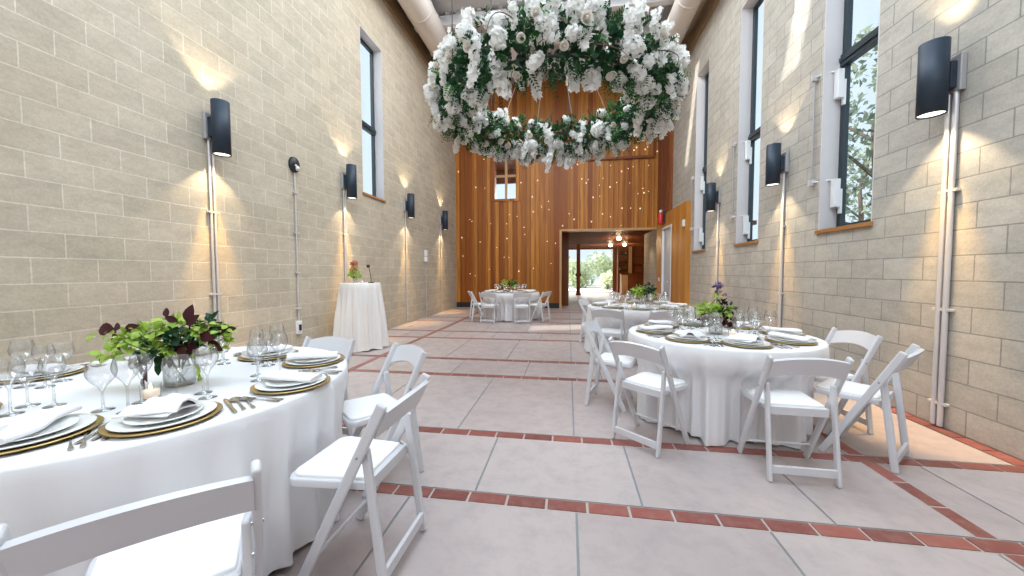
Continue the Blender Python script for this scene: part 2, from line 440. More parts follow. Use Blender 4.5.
# small glowing specks dotted over the boards
dots = MB(); dots.lathe([(0.0001, -.012), (.012, -.004), (.013, .004), (.0001, .012)], 8, M=Matrix.Rotation(pi / 2, 4, 'X'))
d0 = None; nd = 0
spots = []
for r_ in range(2):
    for k in range(6):
        spots.append((.75 + k * .36 + r_ * .12, 5.42 + r_ * .28)); spots.append((.83 + k * .36 + r_ * .12, 5.50 + r_ * .28))
while len(spots) < 98:
    xx = XL + .15 + (len(spots) * .6180339 % 1) * (XR - XL - .3) + rnd.uniform(-.1, .1); zz = rnd.uniform(1.1, 6.0)
    if xx > OPX0 - .1 and zz < OPZ + .15: continue
    if NW[0] - .1 < xx < NW[1] + .1 and NW[2] - .1 < zz < NW[3] + .1: continue
    if .6 < xx < 2.9 and 5.0 < zz < 6.1: continue
    spots.append((xx, zz))
for (xx, zz) in spots:
    if d0 is None:
        o = dots.build('pinpoint_glow', M['glowdot'], wb); d0 = o
    else:
        o = d0.copy(); COL.objects.link(o); o.parent = wb
    s = rnd.choice((.8, 1.0, 1.45)); o.scale = (s, s, s * 1.3); o.location = (xx, YB - .05, zz)

# cedar cladding on the far end of the right wall, with the door
m = MB(); m.box(XR - .07, XR, 11.55, YB - .06, 3.12, ZC)
k = 11.55
while k < 12.9: m.box(XR - .09, XR - .07, k, k + .04, 3.12, ZC); k += .165
o = m.build('wall_cladding', M['cedar_dark_y']); o['kind'] = 'structure'
DR = (11.15, 12.20, 0, 2.68)
PN = XR - .12
m = MB()
slab_with_holes(m, 9.86, YB - .06, 0, 3.10, [DR], lambda a, b, c, d: m.box(PN, XR, a, b, c, d))
y = 9.86 + .165
while y < 12.85:
    if not (DR[0] - .05 < y < DR[1] + .05): m.box(PN - .006, PN, y - .006, y + .006, .1, 3.10)
    y += .165
o = m.build('wall_panel', M['cedar_y']); o['kind'] = 'structure'
dr = empty('door_1', (XR - .08, DR[0], 0)); dr['kind'] = 'structure'
m = MB(); m.box(0, .05, .06, DR[1] - DR[0] - .06, .01, 2.62); dl = m.build('door_leaf', M['doorgrey'], dr, .004)
m = MB(); W_ = DR[1] - DR[0]
m.box(-.055, .06, 0, .06, 0, 2.68); m.box(-.055, .06, W_ - .06, W_, 0, 2.68); m.box(-.055, .06, .06, W_ - .06, 2.62, 2.68)
m.build('door_frame', M['steel_white'], dr, .003)
m = MB(); m.tube([(0, .14, 1.0), (-.05, .14, 1.0)], .012, 8); m.tube([(-.05, .14, 1.0), (-.055, .27, 1.0)], .011, 8); m.lathe([(.0001,0),(.03,0),(.03,.012),(.0001,.012)], 12, (0,.14,1.0), 0, Matrix.Rotation(-pi/2, 4, 'Y')); m.build('door_handle', M['chrome'], dl)

# ------------------------------------------------------------------ windows
def window(name, side, W, dark=True, openers=(), mull=None, reveal_in=0):
    y0, y1, z0, z1 = W
    s = 1 if side == 'R' else -1
    X = XR if side == 'R' else XL
    root = empty(name, (X, (y0 + y1) / 2, z0)); root['kind'] = 'structure'
    h = z1 - z0; hw = (y1 - y0) / 2
    def bx(mb, d0, d1, a, b, c, d): mb.box(min(s*d0, s*d1), max(s*d0, s*d1), a, b, c, d)
    m = MB()  # plastered reveal lining
    bx(m, .0, .275, hw - .012, hw, 0, h); bx(m, .0, .275, -hw, -hw + .012, 0, h); bx(m, .0, .275, -hw + .012, hw - .012, h - .012, h)
    m.build('reveal', M['plaster'], root)
    m = MB(); f = .06; D0, D1 = .19, .25
    bx(m, D0, D1, -hw + .012, -hw + .012 + f, 0, h - .012); bx(m, D0, D1, hw - .012 - f, hw - .012, 0, h - .012)
    bx(m, D0, D1, -hw + .012 + f, hw - .012 - f, h - .012 - f, h - .012); bx(m, D0, D1, -hw + .012 + f, hw - .012 - f, 0, f)
    m.build('window_frame', M['frame_dark'], root, .003)
    if mull:
        m = MB(); bx(m, D0 - .02, D1, -hw + .013, hw - .013, mull - z0 - .07, mull - z0 + .07)
        bx(m, D0 - .035, D0 - .02, -hw + .013, hw - .013, mull - z0 - .02, mull - z0 + .03)
        m.build('transom', M['frame_dark'], root, .003)
    m = MB(); bx(m, .218, .226, -hw + .02 + f * .5, hw - .02 - f * .5, f * .5, h - f)
    m.build('window_pane', M['pane'], root)
    m = MB(); bx(m, -.03, .19, -hw - .02, hw + .02, -.045, 0); m.build('sill', M['sillwood'], root, .004)
    for zo in openers:
        o_ = MB(); bx(o_, .10, .17, hw - .10, hw - .03, zo - z0 - .17, zo - z0 + .17)
        bx(o_, .17, .2, hw - .09, hw - .05, zo - z0 - .25, zo - z0 + .05)
        ob = o_.build('window_opener', M['metal_white'], root, .006)
        a = MB(); a.tube([(s*.12, hw - .03, zo - z0 + .17), (s*.02, hw + .02, zo - z0 + .17), (-s*.04, hw + .10, zo - z0 + .17)], .012, 8)
        a.box(min(-s*.06, s*.0), max(-s*.06, s*.0), hw + .08, hw + .13, zo - z0 + .13, zo - z0 + .21)
        a.build('opener_arm', M['conduit'], ob)
    if openers:
        a = MB(); a.tube([(-s*.03, hw + .105, openers[0] - z0 + .15), (-s*.03, hw + .105, openers[-1] - z0 + .15)], .010, 8)
        a.build('control_rod', M['boxgrey'], root)
    return root
window('window_1', 'L', WL, mull=4.42)
window('window_2', 'R', W1, openers=(2.25, 3.55), mull=3.84)
window('window_3', 'R', W2, openers=(2.15, 3.50), mull=3.72)
window('window_4', 'R', W3, openers=(2.2, 3.45), mull=3.78)
# small high window in the timber wall
nw = empty('window_5', ((NW[0] + NW[1]) / 2, YB, NW[2])); nw['kind'] = 'structure'
hw = (NW[1] - NW[0]) / 2; hh = NW[3] - NW[2]
m = MB(); m.box(-hw - .1, -hw, -.05, .28, -.08, hh + .1); m.box(hw, hw + .1, -.05, .28, -.08, hh + .1); m.box(-hw, hw, -.05, .28, -.08, 0); m.box(-hw, hw, -.05, .28, hh, hh + .1)
m.build('window_frame', M['cedar'], nw, .004)
m = MB(); m.box(-.045, .045, .14, .2, 0, hh); m.box(-hw, -.045, .14, .2, .82, .9); m.box(.045, hw, .14, .2, .82, .9); m.build('muntin', M['lightwood'], nw, .003)
m = MB(); m.box(-hw, hw, .165, .172, 0, hh); m.build('window_pane', M['pane'], nw)
# eave outside that window
m = MB(); m.box(-4.2, -.6, YB + .5, YB + 2.2, 5.55, 5.75); m.box(-4.2, -.6, YB + 2.1, YB + 2.2, 5.0, 5.6); o = m.build('roof_eave', M['cedar_dark']); o['kind'] = 'structure'

# ------------------------------------------------------------------ ceiling
SL = [(-1.30, 1.6, 4.28, 4.70), (-1.30, 1.6, 8.88, 9.20)]  # unseen roof slots, added to throw sun stripes on the right wall
mb = MB()
slab_with_holes(mb, XL - WT, XR + WT, YF, YB + .3, SL, lambda a, b, c, d: mb.box(a, b, c, d, ZC, ZC + .08))
x = XL + .1
while x < XR:
    mb.box(x, x + .11, 9.26, YB, ZC - .055, ZC); x += .28
o = mb.build('ceiling', M['deck']); o['kind'] = 'structure'
def beam(name, x0, x1, y0, y1, z0=ZC - .30, z1=ZC - .06):
    m = MB()
    if x1 - x0 > y1 - y0:
        yc = (y0 + y1) / 2
        m.box(x0, x1, y0, y1, z0, z0 + .02); m.box(x0, x1, y0, y1, z1 - .02, z1); m.box(x0, x1, yc - .01, yc + .01, z0 + .02, z1 - .02)
    else:
        xc = (x0 + x1) / 2
        m.box(x0, x1, y0, y1, z0, z0 + .02); m.box(x0, x1, y0, y1, z1 - .02, z1); m.box(xc - .01, xc + .01, y0, y1, z0 + .02, z1 - .02)
    o = m.build(name, M['steel_white']); o['kind'] = 'structure'
for k, (a, b) in enumerate(((9.3, 9.46), (10.4, 10.56), (11.6, 11.76), (2.6, 2.76), (5.9, 6.06), (-.6, -.44))):
    beam('ceiling_beam_%d' % (k + 1), XL + .07, XR - .07, a, b)
beam('ceiling_beam_7', -1.72, -1.50, 9.28, YB - .1, ZC - .36, ZC - .31)
# timber ledgers at the top of both side walls, under the deck
m = MB(); m.box(XL, XL + .06, YF, YB - .04, 7.33, ZC)
o = m.build('trim_5', M['brownsteel'], bevel=.004); o['kind'] = 'structure'
m = MB(); m.box(XR - .06, XR, YF, 11.5, 6.90, ZC); o = m.build('trim_6', M['brownsteel'], bevel=.004); o['kind'] = 'structure'
def duct(name, X, Z, r, label):
    root = empty(name, (X, YF + .1, Z), 0, label, 'duct', 'air ducts under the ceiling')
    m = MB(); L = YB - .1 - YF - .1
    m.tube([(0, 0, 0), (0, L, 0)], r, 32); m.build('duct_body', M['duct'], root)
    for y in range(1, 17, 2):
        b = MB(); b.lathe([(r + .004, -.03), (r + .012, -.025), (r + .012, .025), (r + .004, .03)], 32, (0, y, 0), 0, Matrix.Rotation(pi / 2, 4, 'X'))
        b.tube([(0, y, r), (0, y, ZC - Z - .0)], .012, 6); b.build('hanger_band', M['duct'] if y % 4 == 1 else M['steel_white'], root)
duct('air_duct', -3.55, 7.60, .33, 'large cream round duct running above the pale blockwork wall with the single window')
duct('air_duct', 2.56, 7.20, .27, 'slimmer cream round duct running above the grey blockwork wall with three windows')

# ------------------------------------------------------------------ wall sconces with their conduits
def conduit(name, X, s, y, z1, n, label, clampz, r=.013, dy=.05, z0=.015, grp='wall conduits'):
    root = empty(name, (X, y, 0), 0, label, 'conduit', grp)
    for k in range(n):
        yy = (k - (n - 1) / 2) * dy
        m = MB(); m.tube([(s * (r + .008), yy, z0), (s * (r + .008), yy, z1)], r, 10); m.build('pipe', M['conduit'], root)
    for z in clampz:
        m = MB(); w_ = n * dy / 2 + .02
        m.box(min(0, s * .036), max(0, s * .036), -w_, w_, z - .011, z + .011); m.build('pipe_clamp', M['conduit'], root, .002)
    return root
def make_sconce():
    root = empty('wall_sconce')
    m = MB(); r = .088; L = .60
    m.lathe([(r - .006, -L/2 + .03), (r - .006, -L/2), (r, -L/2), (r, L/2), (r - .006, L/2), (r - .006, L/2 - .03)], 32, (0, 0, 0))
    lc = m.build('lamp_cylinder', M['sconce'], root)
    for z in (-L/2 + .012, L/2 - .03):
        m = MB(); m.disc(r - .007, 0, 24, (0, 0, z), 0, z < 0); m.build('lamp_lens', M['lens'], lc)
    m = MB(); m.box(-.125, -.08, -.05, .05, -.10, .12); m.build('bracket', M['sconce'], root, .004)
    m = MB(); m.box(-.168, -.125, -.075, .075, -.13, .17); m.build('junction_box', M['boxgrey'], root, .006)
    return reg(root)
sc0 = make_sconce(); used = False
def light(name, ty, loc, energy, col, rot=(0,0,0), **kw):
    l = bpy.data.lights.new(name, ty); l.energy = energy; l.color = col
    for k, v in kw.items(): setattr(l, k, v)
    o = bpy.data.objects.new(name, l); COL.objects.link(o); o.location = loc; o.rotation_euler = rot
    return o
WARM = (1.0, .74, .42)
SC_E = 42
sconces = [
 ('L', 3.66, 2.95, 2, 'charcoal cylinder wall lamp above the round table with burgundy leaves'),
 ('L', 6.19, 2.96, 2, 'charcoal cylinder wall lamp above the draped cocktail table'),
 ('L', 8.73, 2.97, 1, 'charcoal cylinder wall lamp between the single window and the white boxes'),
 ('L', 11.31, 2.97, 1, 'charcoal cylinder wall lamp past the white boxes, next to the timber wall'),
 ('R', 3.49, 2.85, 2, 'charcoal cylinder wall lamp above the outermost white chair'),
 ('R', 5.80, 2.83, 1, 'charcoal cylinder wall lamp between the tree-view window and the next'),
 ('R', 8.10, 2.83, 1, 'charcoal cylinder wall lamp on the grey wall close before the timber panel')]
for side, y, z, n, lab in sconces:
    s = 1 if side == 'L' else -1; X = XL if side == 'L' else XR
    if not used: o = sc0; used = True
    else: o = copy_tree(sc0)
    o.location = (X + s * .17, y, z); o.rotation_euler = (0, 0, 0 if side == 'L' else pi)
    tag(o, lab, 'wall lamp', 'cylinder wall lamps')
    if side == 'R': o.scale = (1, 1, .95)
    for up in (0, 1):
        if not up: light('sconce_pool', 'SPOT', (X + s * .17, y, z - .30), 300, (1.0, .60, .18), (0, 0, 0), spot_size=R(36), spot_blend=.6, shadow_soft_size=.05)
        light('sconce_light', 'SPOT', (X + s * .17, y, z + (.30 if up else -.30)), SC_E * (.55 if up else .85), (1.0, .80, .52), (pi if up else 0, 0, 0), spot_size=R(86 if up else 92), spot_blend=.12, shadow_soft_size=.05)
    where = lab.split('wall lamp ')[1]
    conduit('conduit_pipe', X, s, y, z - .13 * (.95 if side == 'R' else 1), n, ('pair of grey conduit pipes below the lamp ' if n == 2 else 'grey conduit pipe below the lamp ') + where, (2.0, 1.05, .25) if side == 'L' else (1.95, .98, .2), r=.019 if side == 'R' else .014, dy=.055 if side == 'R' else .046)
# oval lamp with its conduit and socket on the left wall
root = empty('wall_spotlight', (XL, 4.96, 2.92), 0, 'small black oval wall fitting with a round white eye on a thin conduit', 'wall light')
m = MB(); 
prof = [(.0001, .075), (.05, .066), (.085, .045), (.095, .02), (.095, 0)]
mt = Matrix.Rotation(pi / 2, 4, 'Y') @ Matrix.Scale(1.25, 4, Vector((1, 0, 0)))
m.lathe(prof[::-1], 24, (0, 0, 0), 0, mt); m.build('housing', M['black'], root)
m = MB(); m.lathe([(.035, .0), (.04, .03), (.02, .045), (.0001, .05)], 16, (.045, .01, -.055), 0, Matrix.Rotation(R(70), 4, 'Y')); m.build('eye', M['white'], root)
m = MB(); m.lathe([(.014, 0), (.014, .02), (.0001, .024)], 12, (.06, -.03, -.02), 0, Matrix.Rotation(R(80), 4, 'Y')); m.build('sensor', M['white'], root)
conduit('conduit_pipe', XL, 1, 4.965, 2.83, 1, 'thin grey conduit running down from the small black oval fitting to a socket', (2.5, 1.9, 1.3, .75), r=.011, z0=.56)
root = empty('wall_socket', (XL, 4.965, .46), 0, 'white wall socket with black outlet at the foot of the thin conduit', 'socket')
m = MB(); m.box(0, .035, -.05, .05, -.10, .10); m.build('cover_plate', M['white'], root, .004)
m = MB(); m.box(.035, .05, -.022, .022, -.045, .045); m.build('outlet', M['black'], root, .003)
# small white boxes with a thin pipe farther along
root = empty('wall_switch', (XL, 10.02, 1.74), 0, 'two small white boxes mounted one above the other on the pale blockwork wall', 'switch')
m = MB(); m.box(0, .07, -.07, .07, .03, .20); m.build('upper_box', M['white'], root, .01)
m = MB(); m.box(0, .07, -.07, .07, -.14, .01); m.build('lower_box', M['white'], root, .01)
conduit('conduit_pipe', XL, 1, 10.02, 1.6, 1, 'thinnest dark-looking conduit dropping from the two small white wall boxes', (1.2, .35), r=.010)
# white sensor box and red alarm on the timber panel
o = MB(); o.box(-.05, 0, -.06, .06, -.09, .09); b = o.build('sensor_box', M['white'], None, .01, loc=(PN - .0, 9.98, 2.55)); tag(b, 'small white sensor box on the edge of the timber door panel', 'sensor')
root = empty('wall_alarm', (PN, 12.02, 2.98), 0, 'red wall alarm with white top and black side above the grey door', 'alarm')
m = MB(); m.lathe([(.0001,-.2),(.075,-.19),(.085,-.17),(.085,.09),(.06,.14),(.03,.16),(.0001,.165)], 20, (-.10, 0, 0)); m.build('red_body', M['red'], root)
m = MB(); m.lathe([(.03,.16),(.05,.17),(.05,.24),(.0001,.25)], 16, (-.10, 0, 0)); m.build('white_cap', M['white'], root)
m = MB(); m.box(-.05, 0, -.16, -.06, -.18, .2); m.build('black_bracket', M['black'], root, .008)
o = MB(); o.box(-.03, 0, -.05, .05, -.06, .06); b = o.build('door_sensor', M['white'], None, .008, loc=(PN, 12.5, 1.05)); tag(b, 'small white switch plate on the timber panel beyond the grey door', 'switch')

# ------------------------------------------------------------------ hall beyond the opening
def struct(name, mbx, mat, bevel=0):
    o = mbx.build(name, mat, None, bevel); o['kind'] = 'structure'; return o
m = MB(); m.box(-.6, 6.2, YB + .3, 23.9, -.12, -.0); struct('floor_hall', m, M['slab'])
m = MB(); m.box(-.6, 6.2, YB + .25, 23.9, 2.86, 3.0)
y = 13.6
while y < 23.6: m.box(-.5, 6.1, y, y + .05, 2.81, 2.86); y += .3
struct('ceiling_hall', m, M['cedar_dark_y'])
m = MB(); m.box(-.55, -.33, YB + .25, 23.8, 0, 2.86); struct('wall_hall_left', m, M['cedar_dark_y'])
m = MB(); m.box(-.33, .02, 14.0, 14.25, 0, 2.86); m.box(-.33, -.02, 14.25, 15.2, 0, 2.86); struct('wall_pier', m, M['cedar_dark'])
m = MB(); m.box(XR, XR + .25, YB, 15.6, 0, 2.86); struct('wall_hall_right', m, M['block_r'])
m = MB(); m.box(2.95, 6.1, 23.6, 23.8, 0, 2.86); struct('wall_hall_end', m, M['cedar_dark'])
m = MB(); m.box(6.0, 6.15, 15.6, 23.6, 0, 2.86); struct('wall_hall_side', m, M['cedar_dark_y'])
m = MB(); m.box(XR + .25, 6.15, 15.35, 15.6, 0, 2.86); struct('wall_hall_return', m, M['cedar_dark'])
# glazed garden doors
dg = empty('door_2', (1.4, 23.65, 0)); dg['kind'] = 'structure'
m = MB(); m.box(-1.6, -1.5, -.06, .06, 0, 2.86); m.box(1.38, 1.55, -.06, .06, 0, 2.86); m.box(-1.5, 1.38, -.06, .06, 2.72, 2.86); m.box(-1.5, 1.38, -.06, .06, 0, .05); m.build('door_frame', M['cedar_dark'], dg, .004)
m = MB(); m.box(-1.5, 1.38, -.01, .01, .05, 2.72); m.build('door_glass', M['pane'], dg)
m = MB(); m.box(.46, .66, 20.5, 20.7, 0, 2.86); m.box(.40, .72, 20.44, 20.76, 1.05, 1.22); m.box(.42, .70, 20.46, 20.74, 0, .12)
struct('column_1', m, M['cedar_dark'], .006)
# bar counter, shelves, bottles
root = empty('bar_counter', (2.95, 20.9, 0), 0, 'timber bar counter with pale end post in the hall beyond the opening', 'counter')
m = MB(); m.box(0, .34, 0, .7, 0, 1.13); m.build('end_post', M['lightwood'], root, .004)
m = MB(); m.box(.34, 2.9, .05, .65, 0, 1.13)
x = .4
while x < 2.9: m.box(x, x + .03, .03, .05, .05, 1.13); x += .2
m.build('front_boards', M['cedar_dark'], root)
m = MB(); m.box(-.03, 2.95, -.04, .74, 1.13, 1.18); m.build('countertop', M['cedar_dark'], root, .006)
root = empty('bar_shelf', (2.95, 22.6, 0), 0, 'dark timber bar shelving with pale upright behind the bar counter', 'shelf')
m = MB(); m.box(0, .06, 0, .35, 0, 2.8); m.box(2.6, 2.66, 0, .35, 0, 2.8); m.box(.06, 2.6, .32, .35, 0, 2.8); m.build('carcass', M['cedar_dark'], root)
for z in (1.25, 1.75, 2.25): 
    m = MB(); m.box(.06, 2.6, 0, .32, z, z + .04); m.build('shelf_board', M['cedar_dark'], root)
m = MB(); m.box(.62, .82, -.06, 0, 1.2, 2.8); m.build('pale_upright', M['lightwood'], root)
bm_ = MB(); bm_.lathe([(.0001, 0), (.04, 0), (.04, .17), (.015, .22), (.015, .29), (.0001, .29)], 12)
b0 = None
for z in (1.29, 1.79, 2.29):
    for k in range(6):
        xx = 2.95 + .12 + k * .085 + rnd.uniform(0, .01)
        if b0 is None: o = bm_.build('bottle', [simple('bottle_glass', (.10,.06,.03), .15, coat=.5)]); b0 = o
        else: o = b0.copy(); COL.objects.link(o)
        o.location = (xx, 22.72, z); o.scale = (1, 1, rnd.uniform(.85, 1.15))
        tag(o, 'dark bottle standing on the shelving behind the hall bar', 'bottle', 'bottles behind the hall bar')
p0 = None
for (xx, yy, lab) in ((2.15, 16.2, 'glowing round ceiling lamp just inside the hall opening'), (2.25, 20.2, 'glowing ceiling lamp over the pale end of the bar counter'), (2.95, 20.0, 'glowing ceiling lamp over the boarded front of the bar counter')):
    r0 = empty('ceiling_lamp', (xx, yy, 2.81), 0, lab, 'ceiling lamp', 'hall ceiling lamps')
    m = MB(); m.lathe([(.0001, -.16), (.08, -.13), (.10, -.07), (.08, -.02), (.03, 0)], 16); m.build('globe', M['bulb'], r0)
    m = MB(); m.lathe([(.0001, .05), (.06, .05), (.06, 0), (.04, -.02)], 16); m.build('ceiling_mount', M['black'], r0)
    light('hall_light', 'POINT', (xx, yy, 2.5), 40, (1, .75, .45), shadow_soft_size=.1)
light('hall_wall_light', 'SPOT', (2.75, 14.2, 2.75), 40, WARM, (0, R(8), 0), spot_size=R(80), spot_blend=.4, shadow_soft_size=.05)

# ------------------------------------------------------------------ outside
m = MB(); m.box(-40, 40, 23.9, 60, -.14, -.02); struct('ground_garden', m, M['paving'])
m = MB(); m.box(XR + WT, 40, -20, 23.5, -.5, -.3); struct('ground_side', m, M['paving'])
def leaf_cloud(mb, n, fn, size, mi=0, hang=0):
    for _ in range(n):
        p = Vector(fn()); s = size * rnd.uniform(.6, 1.3)
        a = Vector((rnd.gauss(0,1), rnd.gauss(0,1), rnd.gauss(0,1) - hang)).normalized()
        b = a.cross(Vector((rnd.gauss(0,1), rnd.gauss(0,1), rnd.gauss(0,1)))).normalized()
        c = a.cross(b) * .12 * s
        mb.add([p, p + a*s*.5 + b*s*.28 + c, p + a*s, p + a*s*.5 - b*s*.28 + c], [(0,1,2),(0,2,3)], mi, False)
def ball(c, r, sq=1.0):
    def f():
        while True:
            v = Vector((rnd.uniform(-1,1), rnd.uniform(-1,1), rnd.uniform(-1,1)))
            if v.length <= 1: return (c[0]+v.x*r, c[1]+v.y*r, c[2]+v.z*r*sq)
    return f
def tree(x, y, z0, h, r, n, label, size=.16, name='garden_tree', mat='treeleaf', cat='tree', grp=None):
    root = empty(name, (x, y, z0), 0, label, cat, grp)
    m = MB(); pts = [(0, 0, 0), (.1, .05, h * .4), (-.05, .1, h * .75), (.1, 0, h * .95)]
    m.tube(pts, [.12, .1, .07, .03], 8)
    lv = MB()
    for k in range(9):
        a = k * 2.4; zz = h * (.35 + .07 * k); q = (math.cos(a) * r * .75, math.sin(a) * r * .75, zz + .3 * r)
        m.tube([(0.05, .05, zz * .9), (q[0]*.5, q[1]*.5, zz + .1), q], [.05, .035, .012], 6)
        leaf_cloud(lv, n // 9, ball(q, r * .55, .7), size)
    m.build('trunk', M['bark'], root); f = lv.build('foliage', M[mat], root); f['kind'] = 'stuff'
tree(7.6, 10.4, -.4, 7.0, 1.9, 2600, 'grey-green tree outside the foremost tall window of the grey wall', .2)
tree(12.6, 18.0, -.4, 7.0, 2.2, 1500, 'farther pale green tree seen through the foremost tall window of the grey wall', .24)
for k, (x, y, r, lab) in enumerate(((1.0, 30, 1.5, 'sunlit bush outside the garden doors beside the dark post'), (3.6, 35, 2.0, 'tall sunlit bush filling the view behind the garden doors'), (2.9, 27.6, .8, 'low sunlit bush outside the garden doors next to the bar'), (-1.6, 35, 2.2, 'sunlit bush outside the garden doors nearest the dark pier'))):
    root = empty('garden_bush', (x, y, 0), 0, lab, 'bush', 'bushes outside the garden doors')
    lv = MB(); m = MB()
    for q in range(7):
        c = (rnd.uniform(-r, r) * .6, rnd.uniform(-r, r) * .5, r * rnd.uniform(.4, 1.2)); leaf_cloud(lv, 130, ball(c, r * .55), .28 * r ** .5)
        m.tube([(0, 0, 0), (c[0]*.5, c[1]*.5, c[2]*.5), c], [.04, .03, .01], 5)
    m.build('branches', M['bark'], root); f = lv.build('foliage', M['bushleaf'], root); f['kind'] = 'stuff'

# ------------------------------------------------------------------ folding chair
def make_chair():
    root = empty('folding_chair')
    top = lambda x: (x, -.205, .775); foot = lambda x: (x, .185, 0)
    def rail_pt(z): t = (.79 - z) / .79; return -.205 + .39 * t
    for s in (-1, 1):
        m = MB(); m.bar((s*.21, rail_pt(.79) + .0, .79), (s*.212, rail_pt(.0), 0.002), .024, .044)
        m.build('rail_leg', M['chair'], root, .010, 3)
        m = MB(); m.bar((s*.183, rail_pt(.60), .60), (s*.186, -.185, 0.002), .022, .040)
        m.build('rear_leg', M['chair'], root, .009, 3)
    # curved backrest panel with arched edges
    m = MB(); n = 14; g = []
    for i in range(7):
        row = []
        v = i / 6
        for j in range(n + 1):
            u = j / n * 2 - 1
            z = (.655 + .035 * (1 - u*u)) * (1 - v) + (.765 + .03 * (1 - u*u)) * v
            row.append(Vector((u * .200, rail_pt(z) - .012 - .028 * (1 - u*u), z)))
        g.append(row)
    m.sheet(g, thick=.018); m.build('backrest', M['chair'], root, .004)
    # seat frame, cushion
    def outline(w0, w1, y0, y1, rr):
        pts = []
        for cx, cy, a0, r_ in ((w1 - rr, y1 - rr, 0, rr), (-w1 + rr, y1 - rr, 90, rr), (-w0 + .012, y0 + .012, 180, .012), (w0 - .012, y0 + .012, 270, .012)):
            for k in range(6):
                a = R(a0 + 90 * k / 5); pts.append((cx + r_ * math.cos(a), cy + r_ * math.sin(a)))
        return pts
    def slab_(o1, z0, z1, top_in=0, dome=0):
        m = MB(); n = len(o1); c = (sum(p[0] for p in o1)/n, sum(p[1] for p in o1)/n)
        rings = [(1, z0), (1, z1 - .006), (.985, z1 - .0015), (.96, z1)]
        if dome: rings += [(.8, z1 + dome * .6), (.5, z1 + dome)]
        vs = []
        for k, z in rings:
            for p in o1: vs.append(Vector((c[0] + (p[0]-c[0])*k, c[1] + (p[1]-c[1])*k, z)))
        fs = [(i*n+j, i*n+(j+1)%n, (i+1)*n+(j+1)%n, (i+1)*n+j) for i in range(len(rings)-1) for j in range(n)]
        m.add(vs, fs, 0, True); m.add(vs[:n], [tuple(range(n))[::-1]]); m.add(vs[-n:], [tuple(range(n))], 0, True)
        return m
    slab_(outline(.168, .195, -.10, .255, .05), .415, .447).build('seat_frame', M['chair'], root); sf_ = bpy.data.objects[[c.name for c in bpy.data.objects if c.parent == root and c.name.startswith('seat_frame')][0]]
    slab_(outline(.158, .178, -.088, .24, .045), .447, .462, dome=.006).build('seat_cushion', M['vinyl'], sf_)
    m = MB(); m.box(-.168, .168, -.112, -.098, .395, .447); m.build('rear_apron', M['chair'], root, .003)
    m = MB(); m.box(-.175, .175, -.193, -.173, .055, .105); m.build('rear_stretcher', M['chair'], root, .004)
    m = MB(); m.tube([(-.2, .13, .115), (.2, .13, .115)], .009, 8); m.build('front_stretcher', M['chair'], root)
    for s in (-1, 1):
        m = MB(); m.tube([(s*.168, -.02, .43), (s*.205, -.02, .43)], .008, 8); m.tube([(s*.183, rail_pt(.575), .575), (s*.225, rail_pt(.575), .575)], .006, 8); m.build('hinge_pin', M['chrome'], root)
    return reg(root)
chair0 = make_chair(); chair_used = [False]
CHAIRS = {}
def chair(x, y, dx, dy, label, group, key):
    if not chair_used[0]: o = chair0; chair_used[0] = True
    else: o = copy_tree(chair0)
    o.location = (x, y, .001); o.rotation_euler = (0, 0, math.atan2(dy, dx) - pi / 2)
    tag(o, label, 'chair', group); CHAIRS.setdefault(key, []).append((x, y, dx, dy)); return o
g1, g2, g3, g4 = 'chairs at the table with burgundy leaves', 'chairs at the table with the purple flower', 'chairs at the table nearer the hall opening', 'chairs at the table against the timber wall'
chair(-1.11, .82, -.707, .707, 'white folding chair cut off by the lower picture edge, seen from behind', g1, 1)
chair(-.905, 1.495, -1, 0.02, 'white folding chair turned edge-on beside the open floor, at the burgundy leaf table', g1, 1)
chair(-1.20, 2.16, -.64, -.77, 'white folding chair showing its arched back just behind the edge-on chair', g1, 1)
chair(-1.85, 2.345, -.12, -1, 'white folding chair tucked behind the napkin plates, toward the cocktail table', g1, 1)
chair(.615, 2.865, .68, .73, 'white folding chair angled with its back to the open floor, at the purple flower table', g2, 2)
chair(1.43, 2.585, .03, 1, 'white folding chair squarely facing away at the front of the purple flower table', g2, 2)
chair(2.085, 2.88, -.69, .72, 'white folding chair turned side-on, outermost from the purple flower table toward the conduit pair', g2, 2)
chair(2.19, 3.41, -.99, -.1, 'white folding chair between the purple flower table and the grey block wall', g2, 2)
chair(.41, 3.67, .95, -.3, 'white folding chair turned side-on to the open floor behind the angled chair', g2, 2)
chair(.60, 5.26, .38, .92, 'white folding chair at the farther table, aisle side, back to the purple flower', g3, 3)
chair(1.27, 5.20, -.12, 1, 'white folding chair at the farther table, back hidden behind the purple flower table', g3, 3)
chair(.46, 6.78, .93, -.35, 'white folding chair side-on at the aisle edge of the farther table', g3, 3)
chair(-1.97, 9.05, .2, .97, 'white folding chair seen from behind at the timber wall table, nearer the blockwork', g4, 4)
chair(-1.16, 9.05, -.22, .97, 'white folding chair seen from behind at the timber wall table, nearer the hall opening', g4, 4)
chair(-2.42, 9.50, .9, .42, 'white folding chair side-on at the blockwork end of the timber wall table', g4, 4)
chair(-.72, 9.50, -.9, .42, 'white folding chair side-on at the hall end of the timber wall table', g4, 4)

